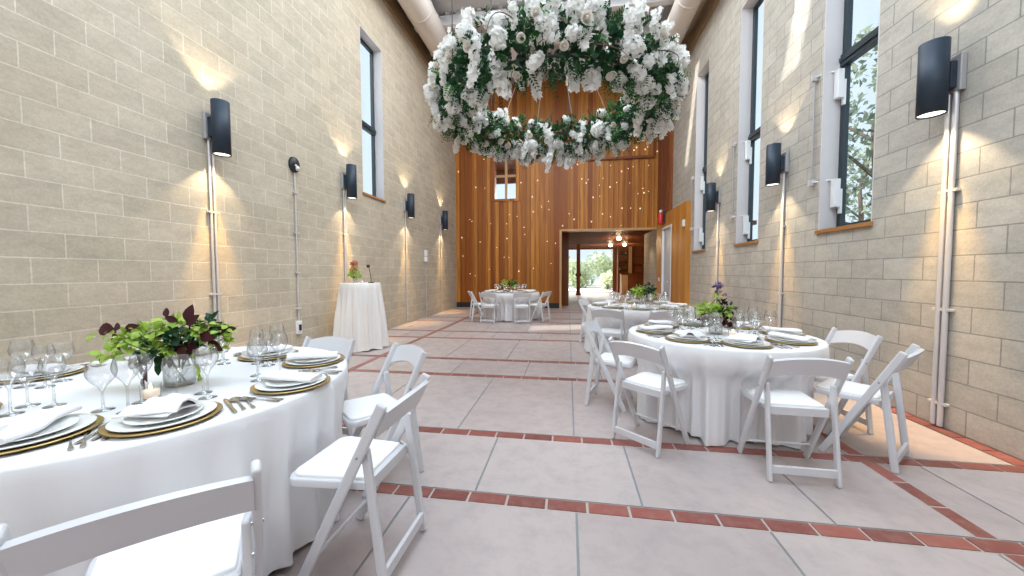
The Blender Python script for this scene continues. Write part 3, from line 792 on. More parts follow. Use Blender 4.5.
# ------------------------------------------------------------------ tables and cloths
def draped(cx, cy, Rr, key, lab_table, lab_cloth, nf=21, seed=1, mat='linen', z=.75, amp=.024, flare=.03):
    rr = random.Random(seed)
    t = empty('round_table', (cx, cy, 0), 0, lab_table, 'table')
    m = MB(); m.lathe([(.0001, z - .035), (Rr - .02, z - .035), (Rr - .012, z - .012), (.0001, z - .012)], 48); m.build('tabletop', M['lightwood'], t)
    for k in range(4):
        a = k * pi / 2 + .4; m = MB(); q = Rr * .45
        m.tube([(q*math.cos(a), q*math.sin(a), 0.0), (q*math.cos(a), q*math.sin(a), z - .035)], .015, 8); m.build('leg', M['boxgrey'], t)
    m = MB(); N = 360
    ph = [rr.uniform(0, 6.28) for _ in range(6)]
    ch = CHAIRS.get(key, [])
    def rad(th, zz):
        d = (z - zz) / z
        f = ((1 - 2.2 * abs(math.sin(.5 * (nf*th + ph[0] + 1.6*math.sin(3*th + ph[1]))))) * .75 + math.sin(int(nf*1.7)*th + ph[2]) * .22 + math.sin(5*th + ph[3]) * .3)
        k = amp * min(1, d * 2.2) * (.9 + .5*d)
        r = Rr + flare * d
        # the cloth gives way where a chair is pushed in
        for (x, y, dx, dy) in ch:
            L = math.hypot(dx, dy); ex, ey = dx / L, dy / L
            px, py = math.cos(th), math.sin(th)
            fx, fy = x + ex * .285 - cx, y + ey * .285 - cy
            den = -(px * ex + py * ey)
            if den <= .3: continue
            rl = -(fx * ex + fy * ey) / den - .02
            lat_ = abs((px * rl - fx) * (-ey) + (py * rl - fy) * ex)
            w = 1 if lat_ < .215 else max(0, 1 - (lat_ - .215) / .20); w = w * w * (3 - 2 * w)
            wz = max(0, min(1, (.66 - zz) / .20)) if z < 1 else 0
            wz = wz * wz * (3 - 2 * wz)
            if rl < r: r = r + (max(rl, Rr * .60) - r) * w * wz
        return r + k * f
    vs = []; rings = []
    g = []
    for rr_, zz in ((.001, z), (Rr * .3, z), (Rr * .6, z), (Rr * .85, z), (Rr - .02, z), (Rr - .006, z - .003), (Rr, z - .012)):
        g.append([Vector((rr_*math.cos(2*pi*k/N), rr_*math.sin(2*pi*k/N), zz)) for k in range(N)])
    for i in range(1, 17):
        zz = z - .012 - (z - .012 - .012) * i / 16
        g.append([Vector((rad(2*pi*k/N, zz)*math.cos(2*pi*k/N), rad(2*pi*k/N, zz)*math.sin(2*pi*k/N), zz + (.012*math.sin(7*2*pi*k/N + ph[4]) + .008 if i == 16 else 0))) for k in range(N)])
    m.sheet(g[::-1], 0, True, 0, True)
    o = m.build('tablecloth', M[mat], None, loc=(cx, cy, 0)); tag(o, lab_cloth, 'tablecloth', 'white round tablecloths')
    return t
C1, C2, C3, C4_ = (-2.09, 1.51), (1.315, 3.45), (1.12, 6.05), (-1.58, 9.9)
R1, R2, R3, R4 = .91, .75, .80, .80
draped(*C1, R1, 1, 'round banquet table under the cloth with the burgundy leaf centrepiece', 'white floor-length cloth on the table with burgundy leaves', 33, 1)
draped(*C2, R2, 2, 'round banquet table under the cloth with the purple flower vase', 'white floor-length cloth on the table with the purple flower', 31, 2)
draped(*C3, R3, 3, 'round banquet table under the farther cloth in front of the hall opening', 'white floor-length cloth on the farther table by the grey wall', 31, 3)
draped(*C4_, R4, 4, 'round banquet table under the cloth before the timber wall', 'white floor-length cloth on the table before the timber wall', 29, 4)
# cocktail table
draped(-3.53, 5.75, .325, 9, 'tall cocktail table under the gathered cloth by the blockwork', 'white gathered cloth hanging to the floor from the tall cocktail table', 15, 6, 'linen_warm', 1.12, .036, .10)

# ------------------------------------------------------------------ tableware prototypes (built once, then copied)
def proto(name, mbx, mats, bevel=0):
    o = mbx.build(name, mats, None, bevel); COL.objects.unlink(o); return o
P = {}
m = MB(); m.lathe([(.0001,0),(.10,0),(.165,.010),(.168,.013),(.165,.015),(.105,.006),(.0001,.005)], 40); P['charger'] = proto('charger_plate', m, M['gold'])
m = MB(); m.lathe([(.0001,0),(.095,0),(.149,.011),(.151,.014),(.148,.015),(.10,.005),(.0001,.005)], 40); P['plate'] = proto('dinner_plate', m, M['china'])
m = MB(); m.lathe([(.0001,0),(.065,0),(.108,.010),(.110,.012),(.107,.0135),(.07,.004),(.0001,.004)], 32); P['salad'] = proto('salad_plate', m, M['china'])
def napkin_long():
    m = MB(); g = []; L, Wd = .27, .095
    for i in range(17):
        u = i / 16 * 2 - 1; row = []
        for j in range(12):
            a = 2 * pi * j / 12
            cx = math.cos(a); cy = math.sin(a)
            px = Wd/2 * (abs(cx) ** .6) * (1 if cx > 0 else -1) * (1 + .08*math.sin(3*u + 1))
            pz = .014 + .014 * (abs(cy) ** .8) * (1 if cy > 0 else -1) * (1 + .25*math.sin(4*u + j)) + .006 * math.sin(2.5 * u)
            row.append(Vector((u * L/2, px + .008*math.sin(5*u), max(pz, 0))))
        g.append(row)
    m.sheet(g[::-1], 0, True, 0, True)
    for e in (g[0], g[-1][::-1]): m.add(e, [tuple(range(12))])
    return m
def napkin_fan():
    m = MB(); g = []
    for i in range(13):
        u = i / 12; row = []
        w = .035 + .09 * u
        for j in range(17):
            v = j / 16 * 2 - 1
            row.append(Vector((v * w, -.075 + .17 * u, .012 + .035 * (1 - v*v) * (1 - .4*u) + .006 * math.sin(v * 11 + u * 2) * (.3 + u))))
        g.append(row)
    m.sheet(g, 0, True, .006)
    g = []
    for i in range(9):
        u = i / 8; row = []
        for j in range(13):
            v = j / 12 * 2 - 1
            row.append(Vector((v * (.06 + .03*u), -.06 + .13 * u, .004 + .012 * (1 - v*v))))
        g.append(row)
    m.sheet(g, 0, True, .005)
    return m
P['napkin_a'] = proto('napkin', napkin_long(), M['napkin']); P['napkin_b'] = proto('napkin', napkin_fan(), M['napkin'])
def fork():
    m = MB(); g = []
    for y, w, z in ((-.095,.011,.002),(-.085,.015,.002),(-.05,.009,.003),(0,.005,.006),(.03,.006,.006),(.045,.020,.002),(.058,.024,.0)):
        g.append([Vector((-w/2, y, z+.001)), Vector((0, y, z)), Vector((w/2, y, z+.001))])
    m.sheet(g, 0, True, .0022)
    for k in range(4):
        x = -.0095 + k * .0063; m.bar((x, .055, .001), (x*.92, .100, .005), .0028, .002)
    return m
def spoon(big=1):
    m = MB(); g = []
    for y, w, z in ((-.095,.012,.002),(-.085,.015,.002),(-.05,.009,.003),(0,.005,.006),(.03,.007,.005)):
        g.append([Vector((-w/2, y, z+.001)), Vector((0, y, z)), Vector((w/2, y, z+.001))])
    m.sheet(g, 0, True, .0022)
    g = []
    for i in range(9):
        t = i / 8; y = .028 + .062 * big * t; w = .021 * big * math.sin(pi * (t * .93 + .035)) ** .7
        g.append([Vector((w * v, y, .007 - .007 * math.sin(pi*t) * (1 - v*v))) for v in (-1,-.6,-.2,.2,.6,1)])
    m.sheet(g, 0, True, .0015)
    return m
def knife():
    m = MB(); g = []
    for y, w, z in ((-.11,.012,.003),(-.09,.014,.003),(-.02,.010,.003),(-.01,.014,.003),(.06,.018,.002),(.10,.014,.002),(.118,.003,.002)):
        g.append([Vector((-w*.4, y, z)), Vector((0, y, z+.001)), Vector((w*.6, y, z))])
    m.sheet(g, 0, True, .0025); return m
P['fork'] = proto('fork', fork(), M['silver']); P['spoon'] = proto('spoon', spoon(1.15), M['silver']); P['teaspoon'] = proto('teaspoon', spoon(.9), M['silver']); P['knife'] = proto('table_knife', knife(), M['silver'])
def goblet(h, rb, hb, rimr, foot=.034):
    zs = h - hb
    prof = [(.0001, .0), (foot, .0), (foot, .0015), (.012, .006), (.0042, .014), (.0038, zs - .008), (.008, zs)]
    for k in range(1, 9):
        t = k / 8; prof.append((rb * math.sin(pi/2 * min(1, t*1.55)) * (1 if t < .65 else 1 - (t-.65)/.35 * (1 - rimr/rb)), zs + hb * t))
    m = MB(); m.lathe(prof, 24); return m
P['goblet'] = proto('water_goblet', goblet(.195, .046, .112, .040), M['glass'])
P['wine'] = proto('wine_glass', goblet(.225, .043, .118, .033), M['glass'])
P['small'] = proto('white_wine_glass', goblet(.205, .038, .10, .031, .033), M['glass'])
def put(key, loc, rz, label, cat, group, name=None, s=1):
    o = P[key].copy(); COL.objects.link(o); o.location = loc; o.rotation_euler = (0, 0, rz); o.scale = (s, s, s)
    return tag(o, label, cat, group)
NT_ = {'charger': ('gold charger plate', 'charger plate'), 'plate': ('white dinner plate', 'plate'), 'salad': ('small white plate', 'plate'), 'napkin': ('folded white napkin', 'napkin'),
       'fork': ('silver dinner fork', 'fork'), 'fork2': ('silver salad fork', 'fork'), 'knife': ('silver table knife', 'knife'), 'spoon': ('silver soup spoon', 'spoon'), 'teaspoon': ('silver teaspoon', 'spoon'),
       'goblet': ('wide-bowled water goblet', 'glass'), 'wine': ('tall stemmed wine glass', 'glass'), 'small': ('short stemmed wine glass', 'glass')}
PL = {'charger':'gold charger plates','plate':'white dinner plates','salad':'small white plates','napkin':'white napkins','fork':'dinner forks','fork2':'salad forks','knife':'table knives','spoon':'soup spoons','teaspoon':'teaspoons','goblet':'water goblets','wine':'tall wine glasses','small':'short wine glasses'}
def setting(C, Rr, q, ang, tname, seat=None, nap='a', far=False, z=.7505):
    a = R(ang); u = Vector((math.cos(a), math.sin(a), 0)); f = -u; rt = Vector((f.y, -f.x, 0)); rz = math.atan2(f.y, f.x) - pi / 2
    c = Vector((C[0], C[1], z)) + u * q
    def L(k):
        nm = NT_[k][0]
        return (nm + ' ' + seat) if seat else (nm + ' on the ' + tname)
    def Gp(k): return PL[k] + ' on the ' + tname
    def at(x, y, dz=0): return c + rt * x + f * y + Vector((0, 0, dz))
    j = lambda s=.05: rnd.uniform(-s, s)
    put('charger', at(0, 0), rz, L('charger'), NT_['charger'][1], Gp('charger'))
    put('plate', at(0, 0, .008), rz, L('plate'), 'plate', Gp('plate'))
    put('salad', at(0, 0, .016), rz, L('salad'), 'plate', Gp('salad'))
    if nap == 'a': put('napkin_a', at(0, .005, .029), rz + pi/2 + j(.12), L('napkin'), 'napkin', Gp('napkin'))
    else: put('napkin_b', at(.02, 0, .029), rz + .5, L('napkin').replace('folded', 'loosely fanned'), 'napkin', Gp('napkin'))
    put('fork', at(-.195, -.01), rz + j(), L('fork'), 'fork', Gp('fork'))
    put('fork', at(-.225, -.02), rz + j(), L('fork2'), 'fork', Gp('fork2'), s=.9)
    put('knife', at(.19, -.01), rz + j(), L('knife'), 'knife', Gp('knife'))
    put('spoon', at(.222, -.01), rz + j(.03), L('spoon'), 'spoon', Gp('spoon'))
    put('teaspoon', at(.250, -.02), rz + j(), L('teaspoon'), 'spoon', Gp('teaspoon'))
    gl = (('goblet', .055, .235), ('wine', .155, .19), ('small', .145, .295)) if Rr > .85 else (('goblet', .035, .225), ('wine', .13, .17), ('small', .125, .27))
    for k, x, y in gl:
        put(k, at(x + j(.008), y + j(.008)), rnd.uniform(0, 6), L(k), 'glass', Gp(k))
TB = 'table with burgundy leaves'; TP = 'table with the purple flower'
setting(C1, R1, .66, -62, TB, 'at the setting cut by the picture edge beside the fanned napkin', 'a')
setting(C1, R1, .72, -33, TB, 'at the fanned napkin setting nearest the burgundy leaf vase', 'b')
setting(C1, R1, .76, 4, TB, 'at the setting facing the edge-on white chair', 'a')
setting(C1, R1, .73, 41, TB, 'at the setting facing the white chair with arched back', 'a')
setting(C1, R1, .60, 76, TB, 'at the setting facing the oval black wall fitting', 'a')
setting(C1, R1, .60, -118, TB, 'at the goblet-hidden setting by the picture edge', 'a')
setting(C1, R1, .70, 180, TB, 'at the wall-side setting beyond the edge-of-picture goblets', 'a')
setting(C1, R1, .70, 130, TB, 'at the wall-side setting behind the burgundy leaf vase', 'a')
q2 = .53
for ang, seat, nap in ((-90, 'before the chair squarely facing away at the purple flower table', 'b'), (-134, 'before the angled chair at the purple flower table', 'b'), (180, 'before the aisle side-on chair at the purple flower table', 'a'),
                  (-42, 'before the outermost side-on chair at the purple flower table', 'a'), (2, 'before the wall-side chair at the purple flower table', 'a')):
    setting(C2, R2, q2, ang, TP, seat, nap)
for ang, seat in ((48, 'on the chairless wall side of the purple flower table'), (92, 'straight behind the vase on the purple flower table'), (136, 'on the chairless aisle side of the purple flower table')):
    setting(C2, R2, q2, ang, TP, seat, 'a')
for k in range(8): setting(C3, R3, .58, -95 + k * 45, 'farther table by the grey wall', None, 'a')
for k in range(8): setting(C4_, R4, .58, -68 + k * 45, 'table before the timber wall', None, 'a')

# ------------------------------------------------------------------ centrepieces
def leaf(mb, p, d, size, width=.45, mi=0, curl=.25, nrm=None):
    p = Vector(p); d = Vector(d).normalized()
    n = Vector(nrm) if nrm else Vector((rnd.gauss(0,.6), rnd.gauss(0,.6), 1))
    s = d.cross(n)
    if s.length < .05: s = d.cross(Vector((1, 0, 0)))
    s.normalize(); n = s.cross(d).normalized()
    prof = ((0, .08), (.18, .7), (.42, 1), (.68, .8), (.88, .4), (1, .02))
    vs = []
    for t, w in prof:
        q = p + d * (size * t) - n * (curl * size * t * t)
        hwid = s * (w * size * width / 2)
        vs += [q - hwid + n * (.06 * size * w), q, q + hwid + n * (.06 * size * w)]
    fs = []
    for i in range(len(prof) - 1):
        for j in range(2): fs.append((i*3+j, i*3+j+1, (i+1)*3+j+1, (i+1)*3+j))
    mb.add(vs, fs, mi, True)
def vase(root, r=.055, h=.12):
    m = MB(); m.lathe([(.0001, 0), (r*.92, 0), (r, .01), (r, h)], 28); m.build('glass_vase', M['glass'], root)
    m = MB(); m.lathe([(.0001, .013), (r - .004, .013), (r - .004, h * .72), (.0001, h * .72)], 24); m.build('vase_water', M['water'], root)
# burgundy leaf centrepiece
root = empty('leaf_centerpiece', (-1.885, 1.49, .753), 0, 'low glass vase of lime, green and burgundy foliage spreading wide', 'centerpiece')
vase(root, .062, .12)
m = MB()
tips = []
for k in range(16):
    a = k * 2.39; q = (math.cos(a) * rnd.uniform(.02, .045), math.sin(a) * rnd.uniform(.02, .045))
    tp = (math.cos(a) * rnd.uniform(.08, .24), math.sin(a) * rnd.uniform(.08, .2), rnd.uniform(.2, .3)); tips.append(tp)
    m.tube([(-q[0]*.6, -q[1]*.6, .015), (q[0], q[1], .12), tp], .0022, 5)
m.build('stems', M['stem'], root)
# directions given in picture terms: right of camera ~ ( .95, .3 ), toward the wall on the other side
def blob(mb, c, r, n, size, w=.55, mi=0, sq=.7, down=0):
    for _ in range(int(n * 1.7)):
        v = Vector((rnd.gauss(0,1), rnd.gauss(0,1), rnd.gauss(0,1))).normalized() * (rnd.random() ** .4)
        p = (c[0] + v.x*r, c[1] + v.y*r, c[2] + v.z*r*sq)
        leaf(mb, p, (v.x + rnd.gauss(0,.4), v.y + rnd.gauss(0,.4), v.z*.5 + .1 - down + rnd.gauss(0,.3)), size * rnd.uniform(.7, 1.2), w)
m = MB()
for c, r, n in (((-.10, -.05, .25), .075, 70), ((-.17, -.08, .23), .055, 45), ((-.06, .03, .29), .05, 30), ((.12, .03, .27), .06, 34), ((.06, -.07, .19), .04, 18), ((-.26, -.10, .16), .035, 14), ((.2, .04, .2), .03, 10), ((.19, .05, .27), .04, 20)):
    blob(m, c, r, n, .042, .7)
for k in range(9): leaf(m, (-.24 - .017*k, -.1, .27 - .004 * k + rnd.uniform(-.01,.01)), (-.6, rnd.uniform(-.4,.4), rnd.uniform(-.6,.2)), .035, .5)
for k in range(8): leaf(m, (.16 + .004*k, -.06, .17 - .015*k), (rnd.uniform(-.6,.6), 0, -.8), .028, .7)
f = m.build('lime_foliage', M['lime'], root); f['kind'] = 'stuff'
m = MB()
for c, r, n in (((.03, -.02, .23), .07, 22), ((.02, -.08, .18), .06, 14), ((.09, -.04, .22), .055, 12), ((-.07, -.08, .17), .04, 10), ((.15, .05, .29), .04, 10)):
    blob(m, c, r, n, .062, .62, down=.2)
f = m.build('green_foliage', M['dkgreen'], root); f['kind'] = 'stuff'
bl0 = None
for (x, y, z, dx, dy, dz, s) in ((-.23,-.1,.285,-1,-.1,-.05,.09),(-.19,-.1,.29,-1,.1,.1,.06),(-.19,-.12,.28,.05,-.1,-1,.085),(-.17,-.1,.28,.8,0,.3,.06),(-.28,-.12,.14,-.9,0,-.1,.02),
        (-.06,0,.33,-.3,.1,.7,.045),(.08,-.02,.31,.2,0,.9,.075),(.1,-.04,.3,.7,0,.6,.065),(.14,.02,.26,1,.1,.1,.08),(.15,-.02,.25,.9,-.2,-.1,.075),(.12,-.05,.22,.7,-.2,-.7,.075),(.09,-.06,.23,.2,-.3,-.7,.07),
        (.05,-.1,.2,.1,-.3,-.9,.07),(.0,-.14,.17,-.1,-.15,-1,.105),(-.03,-.13,.07,-.25,0,-1,.065),(.17,0,.22,.8,0,-.6,.07),(.1,-.08,.2,.6,-.2,-.5,.07),(.21,.05,.26,1,0,.3,.05),(.02,-.07,.25,.1,-.5,.1,.06),(.0,.0,.31,-.5,-.3,.3,.05)):
    m = MB(); leaf(m, (x, y, z), (dx, dy, dz), s * 1.15, .6, curl=.2, nrm=(.3*dz + .1, -1, .3)); m.build('burgundy_leaf', M['burg'], root)
# purple flower centrepiece
root = empty('flower_centerpiece', (1.29, 3.42, .7505), 0, 'glass vase with tall purple flower, lime and burgundy foliage', 'centerpiece')
vase(root, .055, .14)
m = MB(); m.tube([(0,0,.02),(0,0,.2),(.01,0,.4)], .003, 5)
for k in range(9):
    a = k * 2.4; m.tube([(0,0,.02),(math.cos(a)*.04, math.sin(a)*.04,.14),(math.cos(a)*.1, math.sin(a)*.08,.24)], .0025, 5)
m.build('stems', M['stem'], root)
m = MB(); blob(m, (-.06,-.02,.21), .085, 80, .05, .6); blob(m, (.05,-.02,.20), .06, 40, .05, .6); blob(m, (-.16,0,.24), .02, 6, .03); blob(m, (0,0,.32), .03, 10, .035); f = m.build('lime_foliage', M['lime'], root); f['kind'] = 'stuff'
m = MB(); blob(m, (.08,0,.22), .06, 24, .055, .6); blob(m, (.0,-.03,.17), .06, 16, .05, .6); leaf(m, (.1,-.03,.24), (1,0,-.4), .09, .5); f = m.build('green_foliage', M['dkgreen'], root); f['kind'] = 'stuff'
m = MB(); blob(m, (-.09,-.06,.15), .05, 24, .05, .6, down=.4); blob(m, (.07,-.06,.14), .05, 24, .05, .6, down=.6); blob(m, (.05,.0,.27), .03, 10, .04, .6); f = m.build('burgundy_foliage', M['burg'], root); f['kind'] = 'stuff'
m = MB(); blob(m, (.01,0,.425), .03, 46, .028, .4); m.build('purple_bloom', M['purplef'], root)
m = MB(); blob(m, (.01,0,.37), .018, 18, .022, .4); blob(m, (.07,0,.34), .015, 12, .02, .4); m.build('small_buds', M['purplef'], root)
def small_center(x, y, lab, mats, s=1, cols=None):
    root = empty('flower_centerpiece', (x, y, .7505), 0, lab, 'centerpiece')
    vase(root, .05, .12)
    m = MB(); 
    for k in range(7):
        a = k * 2.4; m.tube([(0,0,.02),(math.cos(a)*.035, math.sin(a)*.035,.13),(math.cos(a)*.12*s, math.sin(a)*.1,.24)], .0025, 5)
    m.build('stems', M['stem'], root)
    m = MB(); blob(m, (-.08*s,-.03,.24), .09*s, 80, .055, .6); blob(m, (.12*s,-.03,.17), .05*s, 30, .05, .6); f = m.build('lime_foliage', M['lime'], root); f['kind'] = 'stuff'
    m = MB(); blob(m, (.06*s,0,.26), .10*s, 70, .06, .6); f = m.build('green_foliage', M[mats], root); f['kind'] = 'stuff'
small_center(1.18, 6.02, 'vase of lime and dark green foliage on the farther table by the grey wall', 'dkgreen', 1.15)
small_center(-1.60, 9.85, 'vase of lime green foliage on the table before the timber wall', 'green', 1.25)
# votive candles
def votive(x, y, lab):
    root = empty('votive_candle', (x, y, .7505), 0, lab, 'candle')
    m = MB(); m.lathe([(.0001,0),(.030,0),(.034,.006),(.036,.065)], 24); m.build('glass_holder', M['glass'], root)
    m = MB(); m.lathe([(.0001,.010),(.029,.010),(.030,.040),(.0001,.040)], 20); wx = m.build('wax', M['candle'], root)
    m = MB(); m.lathe([(.0001,.041),(.005,.047),(.006,.053),(.003,.062),(.0001,.068)], 10); m.build('flame', M['flame'], wx)
votive(-1.80, 1.30, 'lit votive candle in clear glass below the burgundy leaves')
votive(1.37, 3.27, 'lit votive candle in clear glass below the purple flower')
votive(1.02, 5.85, 'lit votive candle on the farther table by the grey wall')
votive(-1.52, 9.68, 'lit votive candle on the table before the timber wall')
# on the cocktail table
root = empty('flower_posy', (-3.60, 5.70, 1.1205), 0, 'small posy of coral and yellow flowers in glass on the cocktail table', 'flowers')
m = MB(); m.lathe([(.0001,0),(.035,0),(.03,.05),(.022,.10),(.019,.10),(.027,.05),(.0001,.01)], 20); m.build('bud_vase', M['glass'], root)
m = MB()
for k in range(6): m.tube([(0,0,.01),(math.cos(k)*.02, math.sin(k)*.02,.1),(math.cos(k)*.04, math.sin(k)*.04,.24)], .0025, 5)
m.build('stems', M['stem'], root)
m = MB(); blob(m, (-.03,0,.13), .05, 34, .055, .5); blob(m, (.05,0,.12), .04, 20, .05, .5); f = m.build('green_foliage', M['lime'], root); f['kind'] = 'stuff'
m = MB(); blob(m, (-.01,0,.22), .045, 60, .035, .6, sq=1.2); m.build('yellow_blooms', M['yellowf'], root)
m = MB(); blob(m, (0,0,.29), .035, 50, .035, .6); m.build('coral_blooms', M['pinkf'], root); root.scale = (1.15, 1.15, 1.15)
root = empty('microphone', (-3.30, 5.70, 1.1205), 0, 'black gooseneck microphone standing on the cocktail table', 'microphone')
m = MB(); m.lathe([(.0001,0),(.05,0),(.05,.012),(.012,.02),(.0001,.022)], 20); m.build('base', M['black'], root)
m = MB(); m.tube([(0,0,.02),(-.005,0,.12),(-.02,0,.2),(-.035,0,.25)], .006, 8); m.build('gooseneck', M['black'], root)
m = MB(); m.lathe([(.0001,-.03),(.022,-.022),(.03,0),(.024,.022),(.0001,.032)], 16, (-.048,0,.285)); m.build('foam_head', M['black'], root)
o = MB(); o.lathe([(.0001,0),(.022,0),(.024,.04),(.021,.04),(.019,.006),(.0001,.005)], 16); b = o.build('votive_holder', M['white'], None, loc=(-3.42, 5.62, 1.1205)); tag(b, 'small white candle cup between posy and microphone on the cocktail table', 'candle holder')

# ------------------------------------------------------------------ floral ring
CX, CY, CZ, RR = -.22, 4.82, 3.47, 1.27
ring = empty('floral_chandelier', (CX, CY, CZ), 0, 'huge hanging ring of white blossom, cream roses and dark greenery', 'floral chandelier')
def tor(a, b, k=1.0, rh=.26, rv=.31):
    # a around the ring, b around its section
    r = RR + rh * k * math.cos(b); return Vector((r * math.cos(a), r * math.sin(a), rv * k * math.sin(b)))
m = MB()
for rad_, zz in ((RR, .12), (RR, -.12)):
    m.tube([(rad_*math.cos(2*pi*k/48), rad_*math.sin(2*pi*k/48), zz) for k in range(49)], .014, 6, cap=False)
for k in range(12):
    a = 2*pi*k/12; m.tube([(RR*math.cos(a), RR*math.sin(a), -.12), (RR*math.cos(a), RR*math.sin(a), .12)], .01, 6)
m.build('ring_frame', M['cable'], ring)
# fern sprays: each frond a spine with small leaflets
m = MB(); m2 = MB()
for k in range(1100):
    a = rnd.uniform(0, 2*pi); b = rnd.uniform(0, 2*pi); kk = rnd.uniform(.45, .95)
    p = tor(a, b, kk); d = (tor(a, b, 1.3) - tor(a, b, .2)).normalized() + Vector((rnd.gauss(0,.6), rnd.gauss(0,.6), rnd.gauss(-.1,.5)))
    d.normalize(); L = rnd.uniform(.10, .20); tgt = m if rnd.random() < .82 else m2
    sd = d.cross(Vector((rnd.gauss(0,1), rnd.gauss(0,1), rnd.gauss(0,1)))).normalized()
    nl = 6
    for i in range(nl):
        t = (i + .5) / nl; q = p + d * (L * t) - Vector((0, 0, .25 * L * t * t)); sz = .065 * (1 - t * .5)
        for s in (-1, 1):
            dd = (d * .7 + sd * s).normalized(); n = d.cross(sd)
            w = (n.cross(dd) * .8 + n * rnd.uniform(-.4, .4)) * sz * .24
            tgt.add([q, q + dd*sz*.5 + w, q + dd*sz, q + dd*sz*.5 - w], [(0,1,2,3)], 0, False)
f = m.build('fern_foliage', M['fern'], ring); f['kind'] = 'stuff'
f = m2.build('bright_foliage', M['green'], ring); f['kind'] = 'stuff'
# broad leaves that fill the core
m = MB()
for k in range(3000):
    a = rnd.uniform(0, 2*pi); b = rnd.uniform(0, 2*pi); p = tor(a, b, rnd.uniform(.2, .88))
    leaf(m, p, (rnd.gauss(0,1), rnd.gauss(0,1), rnd.gauss(0,1)), rnd.uniform(.06, .11), .6)
f = m.build('leaf_filling', M['dkgreen'], ring); f['kind'] = 'stuff'
def floret(mb, p, n, s, mi=0):
    n = Vector(n).normalized(); u = n.cross(Vector((rnd.gauss(0,1), rnd.gauss(0,1), rnd.gauss(0,1)))).normalized(); v = n.cross(u)
    p = Vector(p); c = p + n * (-.1 * s)
    for k in range(5):
        t = 2*pi*k/5; d = u*math.cos(t) + v*math.sin(t); e = -u*math.sin(t) + v*math.cos(t); z_ = n * (s * rnd.uniform(.02, .30))
        mb.add([c, p + d*s*.6 + e*s*.42 + z_*.6, p + d*s + z_, p + d*s*.6 - e*s*.42 + z_*.6], [(0,1,2,3)], mi, False)
def cascade(L, w, seed, dens=170):
    # a hanging spray of orchid-like flowers, loose at the tip
    global rnd
    keep = rnd; rnd = random.Random(seed)
    m = MB(); n = int(L * dens)
    for i in range(n):
        t = (i / n) ** .9; a = rnd.uniform(0, 2*pi); r_ = w * (1 - .6 * t) * rnd.uniform(.3, 1.1)
        sway = .04 * math.sin(3 * t + seed)
        p = (math.cos(a) * r_ + sway, math.sin(a) * r_, .10 - L * t + rnd.uniform(-.02, .02)); floret(m, p, (math.cos(a) + rnd.gauss(0,.4), math.sin(a) + rnd.gauss(0,.4), rnd.uniform(-.5, .5)), rnd.uniform(.026, .044))
    m.tube([(0,0,.1),(.03*math.sin(1.5+seed),0,-L*.45),(.04*math.sin(3+seed),0,.1-L*.98)], .004, 5)
    rnd = keep; return m
cas = []
for k, (L, w) in enumerate(((.30, .075), (.40, .07), (.24, .085), (.46, .055), (.34, .065), (.28, .06))):
    o = proto('blossom_cascade', cascade(L, w, 50 + k), M['petal']); cas.append(o)
def cluster(seed):
    # an irregular cushion of hydrangea-like blossom
    global rnd
    keep = rnd; rnd = random.Random(seed); cl = MB()
    sx, sy, sz = rnd.uniform(.8, 1.3), rnd.uniform(.7, 1.1), rnd.uniform(.6, 1.0)
    for i in range(110):
        v = Vector((rnd.gauss(0,1), rnd.gauss(0,1), rnd.gauss(0,1))).normalized(); r_ = .075 * rnd.uniform(.55, 1.25)
        floret(cl, (v.x*r_*sx, v.y*r_*sy, v.z*r_*sz), v + Vector((rnd.gauss(0,.3), rnd.gauss(0,.3), rnd.gauss(0,.3))), rnd.uniform(.022, .036))
    rnd = keep; return cl
clus = [proto('blossom_cluster', cluster(20 + k), M['petal']) for k in range(4)]
N1 = 98
for k in range(N1):
    a = 2*pi*(k + rnd.uniform(-.45, .45)) / N1; side = rnd.choice((0, .3, .7, 1.0, -.3, -.7, -1.2, pi, pi + .5, 2.6, pi + 1.0, -2.0))
    p = tor(a, side + rnd.uniform(-.25, .25), rnd.uniform(.88, 1.08)); o = rnd.choice(cas).copy(); COL.objects.link(o); o.parent = ring
    p.z += .06; o.location = p; o.rotation_euler = (rnd.uniform(-.35, .35), rnd.uniform(-.35, .35), rnd.uniform(0, 6))
    s = rnd.uniform(.75, 1.1); o.scale = (s * rnd.uniform(.9, 1.3), s, s)
for k in range(98):
    a = 2*pi*(k + rnd.uniform(-.5, .5)) / 98; p = tor(a, rnd.uniform(0, 2*pi), rnd.uniform(.85, 1.06)); o = rnd.choice(clus).copy(); COL.objects.link(o); o.parent = ring
    o.location = p; o.rotation_euler = (rnd.uniform(0, 6), rnd.uniform(0, 6), 0); s = rnd.uniform(.55, 1.2); o.scale = (s, s, s)
def rose():
    m = MB()
    m.lathe([(.0001, -.012), (.016, -.008), (.019, .008), (.012, .026), (.0001, .034)], 10)
    for n, r_, h, lean in ((3, .014, .040, .0), (4, .021, .040, .12), (5, .028, .038, .35), (6, .036, .030, .7)):
        for k in range(n):
            a = 2*pi*k/n + r_ * 60; g = []
            for i in range(6):
                t = i / 5; row = []
                for j in range(7):
                    v = (j / 6 * 2 - 1); aa = a + v * (pi / n) * 1.5
                    rr_ = r_ * math.sin(.5 + 1.07*t) + lean * .020 * t ** 3; zz = h * (t - .28) * (1 - .22*v*v) - lean * .006
                    row.append(Vector((rr_*math.cos(aa), rr_*math.sin(aa), zz)))
                g.append(row)
            m.sheet(g, 0, True, .0012)
    return m
ro = proto('rose', rose(), M['rose'])
